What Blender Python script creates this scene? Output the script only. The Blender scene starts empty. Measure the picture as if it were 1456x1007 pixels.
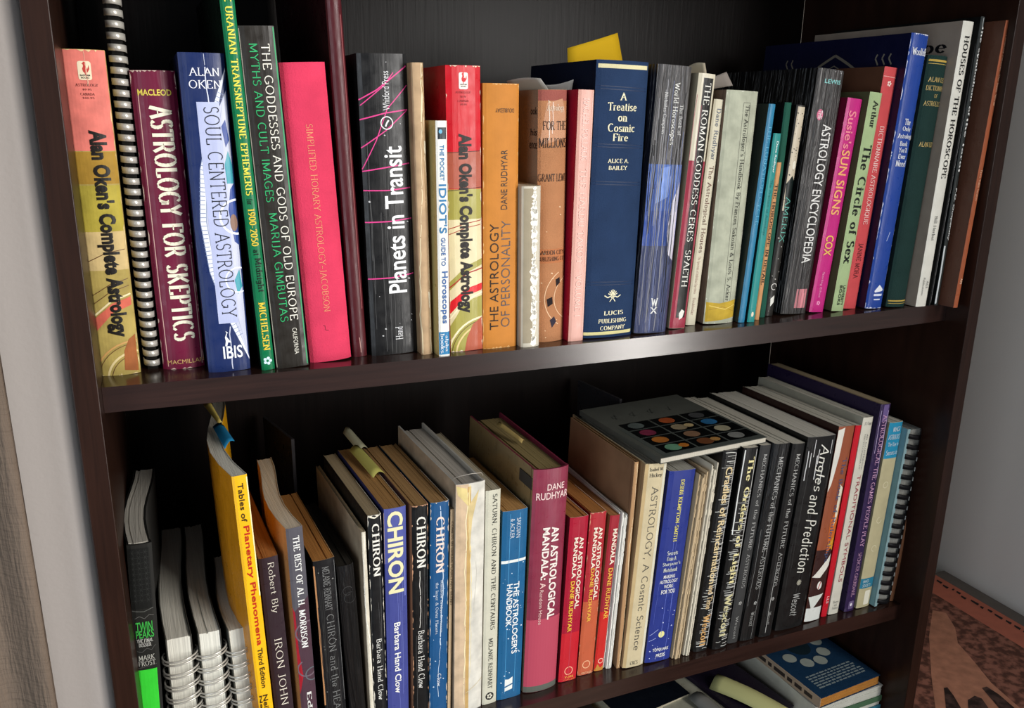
import bpy, bmesh, math, random
from mathutils import Vector, Matrix
R_ = math.radians
sc = bpy.context.scene
# ------------------------------------------------------------------ camera, world, lights, exposure
cam = bpy.data.objects.new('camera', bpy.data.cameras.new('camera')); sc.collection.objects.link(cam)
cam.data.sensor_width = 36; cam.data.lens = 29.697; cam.data.clip_start = .01
_r = Vector((0.92157121, -0.3880294, 0.01181927)); _u = Vector((0.09525361, 0.25553287, 0.96209651)); _f = Vector((0.37634194, 0.88551462, -0.27245293))
cam.matrix_world = Matrix(((_r[0], _u[0], -_f[0], 0.04399921), (_r[1], _u[1], -_f[1], -0.5916019), (_r[2], _u[2], -_f[2], 0.18374714), (0, 0, 0, 1)))
sc.camera = cam
sc.view_settings.view_transform = 'Standard'; sc.view_settings.look = 'None'
sc.view_settings.gamma = 1; sc.view_settings.use_curve_mapping = False
sc.view_settings.exposure = 0.0
wd = bpy.data.worlds.new('world'); sc.world = wd; wd.use_nodes = True
wd.node_tree.nodes['Background'].inputs[0].default_value = (.80, .88, 1.0, 1)
wd.node_tree.nodes['Background'].inputs[1].default_value = .19
def area(name, loc, aim, sx, sy, power, col):
    l = bpy.data.lights.new(name, 'AREA'); l.shape = 'RECTANGLE'; l.size = sx; l.size_y = sy; l.energy = power; l.color = col
    o = bpy.data.objects.new(name, l); sc.collection.objects.link(o); o.location = loc
    o.rotation_euler = (Vector(aim) - Vector(loc)).to_track_quat('-Z', 'Y').to_euler(); return o
area('window_light', (1.75, -2.3, .80), (.4, .1, -.05), 1.3, 2.4, 112, (1.0, .97, .93))
area('low_glare_light', (1.85, -1.75, -.58), (.45, .05, -.05), .78, .5, 33, (1.0, .96, .91))  # low light added for the glare on shelf edge and glossy spines
area('curtain_blue_fill', (-.55, -.55, -.25), (-.08, .02, -.25), .25, .7, .9, (.55, .80, 1.0))  # small blue fill added to tint the curtain
area('left_window_light', (-.95, -1.3, .1), (.6, .1, -.2), .6, 1.4, 11, (.86, .93, 1.0))

# ------------------------------------------------------------------ materials
def lin(h):
    c = [int(h[i:i+2], 16) / 255 for i in (0, 2, 4)]
    return tuple((x / 12.92 if x <= .04045 else ((x + .055) / 1.055) ** 2.4) for x in c) + (1,)
MC = {}
def nd(nt, t, **k):
    n = nt.nodes.new(t)
    for a, v in k.items(): setattr(n, a, v)
    return n
def mat(h, kind='matte'):
    key = (h, kind)
    if key in MC: return MC[key]
    m = bpy.data.materials.new(kind + '_' + h); m.use_nodes = True; MC[key] = m
    nt = m.node_tree; b = nt.nodes['Principled BSDF']; L = nt.links.new
    base = lin(h); b.inputs['Base Color'].default_value = base
    b.inputs['Roughness'].default_value = .6
    tc = nd(nt, 'ShaderNodeTexCoord'); mp = nd(nt, 'ShaderNodeMapping'); L(tc.outputs['Object'], mp.inputs['Vector'])
    def noise(scale, detail=3, vec=(1, 1, 1)):
        mp2 = nd(nt, 'ShaderNodeMapping'); mp2.inputs['Scale'].default_value = vec; L(tc.outputs['Object'], mp2.inputs['Vector'])
        n = nd(nt, 'ShaderNodeTexNoise'); n.inputs['Scale'].default_value = scale; n.inputs['Detail'].default_value = detail; L(mp2.outputs[0], n.inputs['Vector']); return n
    def ramp(src, a, bb, ca, cb):
        r = nd(nt, 'ShaderNodeValToRGB'); r.color_ramp.elements[0].position = a; r.color_ramp.elements[1].position = bb
        r.color_ramp.elements[0].color = ca; r.color_ramp.elements[1].color = cb; L(src, r.inputs[0]); return r
    def bump(src, st, dist=.001):
        bp = nd(nt, 'ShaderNodeBump'); bp.inputs['Strength'].default_value = st; bp.inputs['Distance'].default_value = dist
        L(src, bp.inputs['Height']); L(bp.outputs[0], b.inputs['Normal'])
    def mul(c, f): return tuple(min(1, x * f) for x in c[:3]) + (1,)
    b.inputs['Specular IOR Level'].default_value = {'gloss': .32, 'lacquer': .6, 'wrinkle': .5, 'ink': .3, 'wood': .75, 'woodv': .22, 'back': .16, 'metal': .5, 'silver': .5, 'plastic': .15}.get(kind, .15)
    if kind == 'ink': b.inputs['Roughness'].default_value = .45
    elif kind == 'flat': b.inputs['Roughness'].default_value = .8
    elif kind == 'matte':
        n = noise(60, 4); r = ramp(n.outputs[0], .3, .75, mul(base, .88), mul(base, 1.06)); L(r.outputs[0], b.inputs['Base Color'])
        b.inputs['Roughness'].default_value = .55; n2 = noise(700, 2); bump(n2.outputs[0], .15, .0004)
    elif kind in ('gloss', 'lacquer'):
        n = noise(45, 5, (3, 3, 1)); r = ramp(n.outputs[0], .3, .75, mul(base, .9), mul(base, 1.05)); L(r.outputs[0], b.inputs['Base Color'])
        n3 = noise(110, 5); r3 = ramp(n3.outputs[0], .35, .7, (.26, .26, .26, 1), (.46, .46, .46, 1)); L(r3.outputs[0], b.inputs['Roughness'])
        n2 = noise(60, 3, (4, 4, .5)); bump(n2.outputs[0], .22, .001)
        if kind == 'lacquer':
            b.inputs['Coat Weight'].default_value = 1; b.inputs['Coat Roughness'].default_value = .12
    elif kind == 'wrinkle':
        n = noise(30, 4, (9, 9, .45)); n.inputs['Distortion'].default_value = .8
        r = ramp(n.outputs[0], .35, .7, mul(base, .7), mul(base, 1.25)); L(r.outputs[0], b.inputs['Base Color'])
        b.inputs['Roughness'].default_value = .28; bump(n.outputs[0], .9, .004)
    elif kind == 'cloth':
        n = noise(40, 3); r = ramp(n.outputs[0], .3, .75, mul(base, .85), mul(base, 1.08)); L(r.outputs[0], b.inputs['Base Color'])
        b.inputs['Roughness'].default_value = .75
        w1 = noise(2200, 1, (1, 1, .25)); w2 = noise(2200, 1, (.25, .25, 1))
        ad = nd(nt, 'ShaderNodeMath', operation='ADD'); L(w1.outputs[0], ad.inputs[0]); L(w2.outputs[0], ad.inputs[1]); bump(ad.outputs[0], .5, .0006)
    elif kind == 'worn':
        n = noise(70, 6); r = ramp(n.outputs[0], .3, .72, mul(base, .74), mul(base, 1.12)); L(r.outputs[0], b.inputs['Base Color'])
        b.inputs['Roughness'].default_value = .6; bump(n.outputs[0], .4, .0015)
    elif kind == 'page':
        n = noise(1, 2, (1700, 4, 3)); r = ramp(n.outputs[0], .35, .65, mul(base, .86), mul(base, 1.12)); L(r.outputs[0], b.inputs['Base Color'])
        b.inputs['Roughness'].default_value = .85; bump(n.outputs[0], .5, .0006)
    elif kind == 'wood':
        n = noise(1, 6, (14, 60, 300)); n.inputs['Distortion'].default_value = .4
        r = ramp(n.outputs[0], .3, .72, mul(base, .68), mul(base, 1.2)); L(r.outputs[0], b.inputs['Base Color'])
        b.inputs['Roughness'].default_value = .21; bump(n.outputs[0], .12, .0006)
    elif kind in ('woodv', 'back'):
        n = noise(1, 6, (300, 60, 14)); n.inputs['Distortion'].default_value = .4
        r = ramp(n.outputs[0], .3, .72, mul(base, .68), mul(base, 1.2)); L(r.outputs[0], b.inputs['Base Color'])
        b.inputs['Roughness'].default_value = .36; bump(n.outputs[0], .25, .0006)
    elif kind == 'metal':
        b.inputs['Metallic'].default_value = 1; b.inputs['Roughness'].default_value = .22
    elif kind == 'silver':
        b.inputs['Metallic'].default_value = .45; b.inputs['Roughness'].default_value = .3
    elif kind == 'plastic':
        b.inputs['Roughness'].default_value = .45
    elif kind == 'paint':
        n = noise(300, 3); b.inputs['Roughness'].default_value = .8; bump(n.outputs[0], .15, .001)
    elif kind == 'fabric':
        n = noise(10, 5, (1, 1, .5)); r = ramp(n.outputs[0], .3, .75, mul(base, .8), mul(base, 1.12)); L(r.outputs[0], b.inputs['Base Color'])
        w1 = noise(420, 2, (1, 1, .12)); w2 = noise(420, 2, (.12, .12, 1))
        ad = nd(nt, 'ShaderNodeMath', operation='ADD'); L(w1.outputs[0], ad.inputs[0]); L(w2.outputs[0], ad.inputs[1]); bump(ad.outputs[0], .7, .002)
        b.inputs['Roughness'].default_value = .9
    elif kind == 'sheer':
        n = noise(260, 2); b.inputs['Roughness'].default_value = .8; bump(n.outputs[0], .2, .001)
        b.inputs['Transmission Weight'].default_value = 0
    elif kind == 'sand':
        n = noise(95, 8); r = ramp(n.outputs[0], .42, .6, mul(base, .42), mul(base, 1.3)); L(r.outputs[0], b.inputs['Base Color'])
        b.inputs['Roughness'].default_value = .7
    return m
def desat(h): return h

# ------------------------------------------------------------------ mesh helpers
def link(name, me, parent=None):
    o = bpy.data.objects.new(name, me); sc.collection.objects.link(o)
    if parent: o.parent = parent
    return o
def mesh(name, verts, faces, mats, idx=None, parent=None, smooth=False):
    me = bpy.data.meshes.new(name); me.from_pydata([tuple(v) for v in verts], [], faces)
    for m in mats: me.materials.append(m)
    if idx:
        for p_, i in zip(me.polygons, idx): p_.material_index = i
    if smooth:
        for p_ in me.polygons: p_.use_smooth = True
    me.update(); return link(name, me, parent)
def boxd(x0, x1, y0, y1, z0, z1):
    v = [(x, y, z) for z in (z0, z1) for y in (y0, y1) for x in (x0, x1)]
    return v, [(0, 2, 3, 1), (4, 5, 7, 6), (0, 1, 5, 4), (1, 3, 7, 5), (3, 2, 6, 7), (2, 0, 4, 6)]
class MB:
    def __init__(s): s.v = []; s.f = []; s.i = []
    def add(s, v, f, i=0):
        o = len(s.v); s.v += list(v); s.f += [tuple(a + o for a in q) for q in f]; s.i += [i] * len(f)
    def box(s, *a, i=0): v, f = boxd(*a); s.add(v, f, i)
    def build(s, name, mats, parent=None, smooth=False, bevel=0):
        o = mesh(name, s.v, s.f, mats, s.i, parent, smooth)
        if bevel:
            b = o.modifiers.new('b', 'BEVEL'); b.width = bevel; b.segments = 2
        return o
def tube(path, r, n=6, closed=False):
    V = []; F = []; N = len(path)
    for k, p_ in enumerate(path):
        a = Vector(path[k - 1] if (k or closed) else path[k]); b = Vector(path[(k + 1) % N] if (k < N - 1 or closed) else path[k])
        d = (b - a).normalized(); up = Vector((0, 0, 1)) if abs(d.z) < .9 else Vector((1, 0, 0))
        s = d.cross(up).normalized(); t = s.cross(d)
        for j in range(n):
            an = 2 * math.pi * j / n; V.append(tuple(Vector(p_) + (s * math.cos(an) + t * math.sin(an)) * r))
    for k in range(N if closed else N - 1):
        for j in range(n):
            F.append((k * n + j, k * n + (j + 1) % n, ((k + 1) % N) * n + (j + 1) % n, ((k + 1) % N) * n + j))
    return V, F
def thing(name, label, cat, loc=(0, 0, 0), rot=(0, 0, 0), group=None):
    o = bpy.data.objects.new(name, None); sc.collection.objects.link(o); o.empty_display_size = .02
    o.location = loc; o.rotation_euler = rot; o['label'] = label; o['category'] = cat
    if group: o['group'] = group
    return o
def tag(o, label, cat, group=None):
    o['label'] = label; o['category'] = cat
    if group: o['group'] = group
    return o
def struct(o): o['kind'] = 'structure'; return o

# ------------------------------------------------------------------ lettering: own serif stroke alphabet + built-in sans
GL = {
'A': (.78, ".04,0 .39,1;.39,1 .74,0;.16,.36 .62,.36"), 'B': (.66, ".12,0 .12,1;.12,1 .3,1 @.3,.76,.22,.24,90,-90 .12,.52;.12,.52 .32,.52 @.32,.26,.26,.26,90,-90 .12,0"),
'C': (.76, "@.42,.5,.36,.5,50,310"), 'D': (.76, ".12,0 .12,1;.12,1 .32,1 @.32,.5,.36,.5,90,-90 .12,0"), 'E': (.62, ".12,0 .12,1;.12,1 .56,1 .56,.86;.12,.52 .46,.52;.12,0 .58,0 .58,.16"),
'F': (.58, ".12,0 .12,1;.12,1 .56,1 .56,.84;.12,.52 .44,.52"), 'G': (.8, "@.42,.5,.36,.5,50,340;.55,.42 .78,.42;.74,.42 .74,.08"), 'H': (.8, ".12,0 .12,1;.68,0 .68,1;.12,.52 .68,.52"),
'I': (.28, ".14,0 .14,1"), 'J': (.4, ".26,1 .26,.1 @.12,.1,.14,.16,0,-130"), 'K': (.74, ".12,0 .12,1;.64,1 .14,.46;.26,.58 .66,0"), 'L': (.6, ".12,0 .12,1;.12,0 .54,0 .54,.18"),
'M': (.92, ".12,0 .12,1;.12,1 .46,.1 .8,1;.8,1 .8,0"), 'N': (.8, ".12,0 .12,1;.12,1 .68,0;.68,0 .68,1"), 'O': (.84, "@.42,.5,.36,.5,0,360"),
'P': (.62, ".12,0 .12,1;.12,1 .32,1 @.32,.74,.24,.26,90,-90 .12,.48"), 'Q': (.84, "@.42,.5,.36,.5,0,360;.45,.15 .75,-.18"), 'R': (.72, ".12,0 .12,1;.12,1 .32,1 @.32,.74,.24,.26,90,-90 .12,.48;.34,.48 .66,0"),
'S': (.56, "@.28,.76,.2,.24,30,270 @.28,.26,.23,.26,90,-150"), 'T': (.68, ".34,0 .34,1;.04,.86 .04,1 .64,1 .64,.86"), 'U': (.78, ".12,1 .12,.3 @.39,.3,.27,.3,180,360 .66,1"),
'V': (.76, ".04,1 .38,0;.38,0 .72,1"), 'W': (1.05, ".04,1 .3,0;.3,0 .52,.9;.52,.9 .76,0;.76,0 1.0,1"), 'X': (.74, ".06,0 .66,1;.06,1 .68,0"), 'Y': (.72, ".04,1 .36,.5;.36,.5 .68,1;.36,.5 .36,0"), 'Z': (.62, ".08,.86 .08,1 .56,1 .06,0 .58,0 .58,.16"),
'a': (.54, ".42,.42 .42,0;@.24,.43,.18,.19,140,0;@.24,.18,.18,.18,0,360"), 'b': (.56, ".1,0 .1,1;@.3,.31,.2,.31,0,360"), 'c': (.48, "@.28,.31,.22,.31,45,315"), 'd': (.56, ".46,0 .46,1;@.27,.31,.2,.31,0,360"),
'e': (.52, ".06,.34 .46,.34;@.26,.31,.2,.31,8,320"), 'f': (.34, ".14,0 .14,.78 @.28,.78,.14,.2,180,60;.02,.6 .3,.6"), 'g': (.54, "@.25,.36,.18,.24,0,360;.44,.6 .44,-.08 @.26,-.08,.18,.18,0,-150"),
'h': (.58, ".1,0 .1,1;.1,.42 @.28,.4,.18,.22,160,0 .46,0"), 'i': (.24, ".12,0 .12,.62;@.12,.84,.03,.03,0,360"), 'j': (.26, ".14,.62 .14,-.1 @.04,-.1,.1,.14,0,-120;@.14,.84,.03,.03,0,360"),
'k': (.54, ".1,0 .1,1;.42,.62 .12,.28;.2,.36 .46,0"), 'l': (.24, ".12,0 .12,1"), 'm': (.88, ".1,0 .1,.62;.1,.42 @.26,.42,.17,.2,160,0 .43,0;.43,.42 @.6,.42,.17,.2,160,0 .77,0"),
'n': (.58, ".1,0 .1,.62;.1,.42 @.28,.4,.18,.22,160,0 .46,0"), 'o': (.56, "@.28,.31,.22,.31,0,360"), 'p': (.56, ".1,-.3 .1,.62;@.29,.31,.2,.31,0,360"), 'q': (.56, ".46,-.3 .46,.62;@.27,.31,.2,.31,0,360"),
'r': (.4, ".1,0 .1,.62;.1,.4 @.26,.42,.16,.2,160,50"), 's': (.44, "@.22,.46,.15,.16,30,270 @.22,.15,.17,.15,90,-150"), 't': (.34, ".15,.86 .15,.12 @.26,.12,.11,.12,180,290;.02,.6 .3,.6"),
'u': (.58, ".1,.62 .1,.2 @.28,.2,.18,.2,180,350;.46,.62 .46,0"), 'v': (.52, ".04,.62 .26,0;.26,0 .48,.62"), 'w': (.78, ".04,.62 .22,0;.22,0 .39,.56;.39,.56 .56,0;.56,0 .74,.62"), 'x': (.52, ".04,0 .46,.62;.04,.62 .48,0"),
'y': (.52, ".04,.62 .26,.02;.48,.62 .2,-.24 .06,-.28"), 'z': (.46, ".05,.62 .42,.62 .04,0 .43,0"),
'0': (.56, "@.28,.5,.22,.5,0,360"), '1': (.4, ".2,0 .2,1;.2,1 .08,.84"), '2': (.56, "@.28,.74,.2,.26,160,-30 .08,0 .5,0"), '5': (.54, ".46,1 .16,1 .12,.56 @.26,.32,.22,.32,110,-140"), '8': (.56, "@.28,.75,.17,.25,0,360;@.28,.26,.22,.26,0,360"),
'9': (.56, "@.28,.68,.2,.32,0,360;.48,.68 .46,.3 .2,0"), '3': (.54, "@.26,.76,.18,.24,150,-90 @.26,.26,.22,.26,90,-150"), '$': (.56, "@.28,.7,.2,.2,30,270 @.28,.3,.2,.2,90,-150;.28,-.08 .28,1.08"),
"'": (.2, ".1,1 .1,.8"), ',': (.24, ".12,.06 .08,-.16"), '.': (.24, "@.12,.04,.03,.03,0,360"), ':': (.24, "@.12,.06,.03,.03,0,360;@.12,.5,.03,.03,0,360"), '-': (.4, ".06,.36 .34,.36"), '~': (.5, ".05,.36 .18,.46 .32,.36 .45,.44"),
'&': (.8, ".72,.4 .4,0 @.3,.24,.24,.24,270,120 .5,.72 @.38,.8,.14,.18,0,180 .24,.7 .76,0"), ' ': (.34, '')}
FONTS = {'serif': (.06, .028, 1), 'serifl': (.04, .026, 1), 'bserif': (.09, .035, 1), 'deco': (.125, .028, 0), 'celtic': (.05, .045, 0), 'script': (.05, .04, 0)}
def stroke_text(s, font):
    a, b, ser = FONTS[font]; V = []; F = []; X = 0
    def quad(p0, p1):
        dx, dy = p1[0] - p0[0], p1[1] - p0[1]; l = math.hypot(dx, dy)
        if l < 1e-6: return
        nx, ny = -dy / l, dx / l; h = math.hypot(a * nx, b * ny); ex, ey = dx / l * b * .35, dy / l * b * .35
        o = len(V)
        V.extend([(p0[0] + nx * h - ex, p0[1] + ny * h - ey), (p0[0] - nx * h - ex, p0[1] - ny * h - ey), (p1[0] - nx * h + ex, p1[1] - ny * h + ey), (p1[0] + nx * h + ex, p1[1] + ny * h + ey)]); F.append((o, o + 1, o + 2, o + 3))
    for ch in s:
        w, g = GL.get(ch, GL[' ']); strokes = []
        for st in g.split(';'):
            if not st: continue
            pts = []
            for tk in st.split():
                if tk[0] == '@':
                    cx, cy, rx, ry, a0, a1 = [float(q) for q in tk[1:].split(',')]
                    n = max(2, int(abs(a1 - a0) / (24 if rx > .05 else 90)))
                    pts += [(cx + rx * math.cos(R_(a0 + (a1 - a0) * k / n)), cy + ry * math.sin(R_(a0 + (a1 - a0) * k / n))) for k in range(n + 1)]
                else: pts.append(tuple(float(q) for q in tk.split(',')))
            strokes.append(pts)
        ends = [p_ for st in strokes for p_ in (st[0], st[-1])]
        for st in strokes:
            for p0, p1 in zip(st, st[1:]): quad((p0[0] + X, p0[1]), (p1[0] + X, p1[1]))
            if ser:
                for p_, q in ((st[0], st[1]), (st[-1], st[-2])):
                    if min(abs(p_[1] - t) for t in (0, 1, .62, -.3)) < .02 and abs(p_[1] - q[1]) > .5 * abs(p_[0] - q[0]) and math.dist(p_, q) > .25 and sum(math.dist(p_, e) < .01 for e in ends) < 2:
                        quad((p_[0] + X - a - .05, p_[1]), (p_[0] + X + a + .05, p_[1]))
        X += w + .06 + a * .6
    return V, F
SANS = {'sans': (-.006, 1), 'sansl': (-.016, 1), 'bold': (.015, 1), 'sansb': (.03, 1), 'cond': (.05, 1), 'cond2': (.004, 1), 'block': (.03, 1)}
TXT = {}
def prepare_text(keys):
    tmp = []
    for s, f in keys:
        if f in FONTS: continue
        cu = bpy.data.curves.new('t', 'FONT'); cu.body = s; cu.offset = SANS[f][0]; cu.resolution_u = 3; cu.align_x = 'CENTER' if '\n' in s else 'LEFT'
        if f in ('cond', 'block'): cu.space_character = 1.03
        o = bpy.data.objects.new('t', cu); sc.collection.objects.link(o); tmp.append(((s, f), o))
    dg = bpy.context.evaluated_depsgraph_get(); dg.update()
    for k, o in tmp:
        me = o.evaluated_get(dg).to_mesh()
        TXT[k] = ([(v.co.x, v.co.y) for v in me.vertices], [tuple(p_.vertices) for p_ in me.polygons]); o.evaluated_get(dg).to_mesh_clear()
    for k, o in tmp:
        cu = o.data; bpy.data.objects.remove(o); bpy.data.curves.remove(cu)
def get_text(s, f):
    if f not in FONTS: return TXT[(s, f)]
    if (s, f) not in TXT:
        if '\n' in s:
            V = []; F = []
            for k, ln in enumerate(s.split('\n')):
                v, q = stroke_text(ln, f); W = max(a[0] for a in v); o = len(V)
                V += [(a[0] - W / 2, a[1] - 1.35 * k) for a in v]; F += [tuple(i + o for i in r) for r in q]
            TXT[(s, f)] = (V, F)
        else:
            V, F = stroke_text(s, f)
            if f == 'script': V = [(x + y * .25, y) for x, y in V]
            TXT[(s, f)] = (V, F)
    return TXT[(s, f)]

# ------------------------------------------------------------------ books
class Spine:
    """front face of a book: maps (x across, v down from the top) onto the curved spine surface"""
    def __init__(s, w, h, bul, zh=None):
        s.w, s.h, s.b = w, h, bul; n = 12 if bul > .0011 else 6
        s.xs = [-w / 2 + w * k / n for k in range(n + 1)]; s.ys = [s.f(x) for x in s.xs]
    def f(s, x):
        t = min(1, abs(2 * x / s.w)); r = min(.0007, s.w * .1); c = max(0, t - (1 - 2 * r / s.w)) / (2 * r / s.w)
        return s.b * t ** 2.2 + r * c * c
    def y(s, x):
        n = len(s.xs) - 1; t = (x + s.w / 2) / s.w * n; k = max(0, min(n - 1, int(t))); u = t - k
        return s.ys[k] * (1 - u) + s.ys[k + 1] * u
    def put(s, V, F, lev):
        """V: (x, v) pairs -> 3d, cut at the spine's own facets so nothing dips under it"""
        me = bmesh.new(); vs = [me.verts.new((x, 0, s.h - v)) for x, v in V]
        for q in F:
            try: me.faces.new([vs[i] for i in q])
            except ValueError: pass
        x0 = min(x for x, v in V); x1 = max(x for x, v in V)
        for xc in s.xs[1:-1]:
            if x0 < xc < x1: bmesh.ops.bisect_plane(me, geom=me.verts[:] + me.edges[:] + me.faces[:], plane_co=(xc, 0, 0), plane_no=(1, 0, 0), dist=1e-7)
        me.normal_update(); e = .00006 + .000025 * lev
        out = [(v.co.x, s.y(v.co.x) - e, v.co.z) for v in me.verts]
        me.verts.index_update(); fs = []
        for q in me.faces:
            ix = [v.index for v in q.verts]
            if q.normal.y > 0: ix.reverse()
            fs.append(tuple(ix))
        me.free(); return out, fs
def pline(pts, wd):
    V = []; F = []
    for (x0, y0), (x1, y1) in zip(pts, pts[1:]):
        l = math.hypot(x1 - x0, y1 - y0)
        if l < 1e-7: continue
        nx, ny = -(y1 - y0) / l * wd / 2, (x1 - x0) / l * wd / 2; o = len(V)
        V += [(x0 + nx, y0 + ny), (x0 - nx, y0 - ny), (x1 - nx, y1 - ny), (x1 + nx, y1 + ny)]; F.append((o, o + 1, o + 2, o + 3))
    return V, F
def disc(cx, cy, rx, ry, n=20): return [(cx + rx * math.cos(6.2832 * k / n), cy + ry * math.sin(6.2832 * k / n)) for k in range(n)], [tuple(range(n))]
def arc(cx, cy, r, th, a0, a1, clip):
    n = max(6, int(abs(a1 - a0) / 9)); V = []; F = []
    for k in range(n + 1):
        a = R_(a0 + (a1 - a0) * k / n)
        for rr in (r - th / 2, r + th / 2):
            V.append((max(-clip, min(clip, cx + rr * math.cos(a))), cy - rr * math.sin(a)))
    for k in range(n): F.append((2 * k, 2 * k + 1, 2 * k + 3, 2 * k + 2))
    F = [f for f in F if not all(abs(V[i][0]) >= clip - 1e-9 for i in f)]
    return V, F
def art_shapes(a, sp):
    """2d shapes of one piece of printed, worn or painted-glare spine artwork, metres"""
    w, h = sp.w, sp.h; U = lambda u: (u - .5) * w; c = w / 2 * .985; k = a[0]; col = a[1]
    if k == 'r':
        x0, x1 = max(-w / 2 + .0001, U(a[2])), min(w / 2 - .0001, U(a[3])); v0, v1 = max(a[4] / 1e3, .0002), min(a[5] / 1e3, h - .0002)
        return [([(x0, v0), (x1, v0), (x1, v1), (x0, v1)], [(0, 1, 2, 3)])]
    if k == 'rr':
        x0, x1, v0, v1 = U(a[2]), U(a[3]), a[4] / 1e3, a[5] / 1e3; r = (x1 - x0) * .18; P = []
        for cx, cy, s in ((x1 - r, v0 + r, 270), (x1 - r, v1 - r, 0), (x0 + r, v1 - r, 90), (x0 + r, v0 + r, 180)):
            P += [(cx + r * math.cos(R_(s + t)), cy + r * math.sin(R_(s + t))) for t in (0, 30, 60, 90)]
        return [(P, [tuple(range(len(P)))])]
    if k == 'hex':
        out = []; x0, x1, v0, v1 = U(a[2]), U(a[3]), a[4] / 1e3, a[5] / 1e3; st = .0045
        for i in range(int((v1 - v0) / st)):
            for j in range(int((x1 - x0) / st)):
                cx, cy = x0 + (j + .5) * st, v0 + (i + .5) * st
                for an in (0, 60, 120):
                    dx, dy = math.cos(R_(an)) * st * .5, math.sin(R_(an)) * st * .5
                    out.append(pline([(cx - dx, cy - dy), (cx + dx, cy + dy)], .0002))
        return out
    if k == 'e': return [disc(U(a[2]), a[3] / 1e3, a[4] / 1e3, a[5] / 1e3)]
    if k == 'a': return [arc(U(a[2]), a[3] / 1e3, a[4] / 1e3, a[5] / 1e3, a[6], a[7], c)]
    if k == 'ticks':
        out = []; cx, cy = U(a[2]), a[3] / 1e3
        for t in range(a[8]):
            an = R_(a[6] + (a[7] - a[6]) * t / a[8]); P = [(cx + r * math.cos(an) / 1e3, cy - r * math.sin(an) / 1e3) for r in (a[4], a[5])]
            if all(abs(x) < c for x, y in P): out.append(pline(P, .0004))
        return out
    if k == 'l': return [pline([(U(u), v / 1e3) for u, v in a[3] if v / 1e3 < h - .0002], a[2] / 1e3)]
    if k == 'p': return [([(max(-c, min(c, U(u))), min(h - .0003, max(.0002, v / 1e3))) for u, v in a[2]], [tuple(range(len(a[2])))])]
    if k == 'rooster':
        x, y, r = U(a[2]), a[3] / 1e3, a[4] / 1e3
        P = [(-.1, -1), (.25, -.9), (.2, -.55), (.35, -.1), (.6, .1), (.95, -.5), (1, .15), (.6, .6), (.15, .7), (.2, 1), (0, 1), (-.05, .7), (-.35, .5), (-.45, .1), (-.2, -.3), (-.25, -.6), (-.5, -.65), (-.2, -.8)]
        return [([(x + px * r * .7, y + py * r) for px, py in P], [tuple(range(len(P)))])]
    if k == 'ibis':
        x, y, r = U(a[2]), a[3] / 1e3, a[4] / 1e3
        P = [(-.2, -1), (.3, -.75), (.05, -.7), (-.1, -.3), (.3, .1), (.8, .5), (.1, .45), (-.1, .9), (-.5, .9), (-.3, .3), (-.4, -.2), (-.05, -.75)]
        return [([(x + px * r * .6, y + py * r) for px, py in P], [tuple(range(len(P)))])]
    if k == 'flower':
        x, y, r = U(a[2]), a[3] / 1e3, a[4] / 1e3; return [disc(x + r * .58 * math.cos(R_(72 * t)), y + r * .58 * math.sin(R_(72 * t)), r * .34, r * .34, 8) for t in range(5)]
    if k == 'sun':
        x, y, r = U(a[2]), a[3] / 1e3, a[4] / 1e3; return [disc(x, y, r * .45, r * .45, 12)] + [pline([(x, y), (x + r * math.cos(R_(22.5 * t)), y + r * math.sin(R_(22.5 * t)))], .0004) for t in range(16)]
    if k == 'palmette':
        x, y, r = U(a[2]), a[3] / 1e3, a[4] / 1e3; out = []
        for s in (-1, 1):
            out.append(pline([(x, y + r * .3), (x + s * r * .3, y + .1 * r), (x + s * r * .6, y + .25 * r), (x + s * r * .85, y + .1 * r), (x + s * r, y)], .0009))
            for an in (20, 45, 70): out.append(pline([(x, y + r * .1), (x + s * r * .6 * math.sin(R_(an)), y - r * .6 * math.cos(R_(an)))], .0008))
            out.append(pline([(x + s * r * .35, y + r * .7), (x - s * r * .1, y + r * .1)], .0007))
        out.append(pline([(x, y), (x, y - r * .65)], .0009)); return out
    rnd = random.Random(a[-1] if k == 'w' else (a[5] if k in ('crack', 'torn') else a[3]))
    if k == 'crack':
        x = U(a[2]); v = a[3] / 1e3; out = []; P = [(x, v)]
        while v < min(a[4] / 1e3, h - .004):
            v += rnd.uniform(.002, .006); x += rnd.uniform(-.0006, .0006); x = max(-c, min(c, x)); P.append((x, v))
            if rnd.random() < .12: out.append(pline(P, rnd.uniform(.0003, .0009))); P = [(x, v + .001)]
        if len(P) > 1: out.append(pline(P, rnd.uniform(.0003, .0008)))
        return out
    if k == 'torn':
        x = U(a[2]); v = a[3] / 1e3; out = []
        while v < min(a[4] / 1e3, h - .004):
            s = rnd.uniform(.0008, .0055); P = [(x + rnd.uniform(-1, 1) * .0015 + s * .6 * math.cos(t), v + s * math.sin(t)) for t in [q + rnd.uniform(-.4, .4) for q in (0, .8, 1.6, 2.4, 3.2, 4, 4.8, 5.6)]]
            out.append(([(max(-c, min(c, p_[0])), p_[1]) for p_ in P], [tuple(range(8))])); v += s * 1.1
        return out
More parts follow.
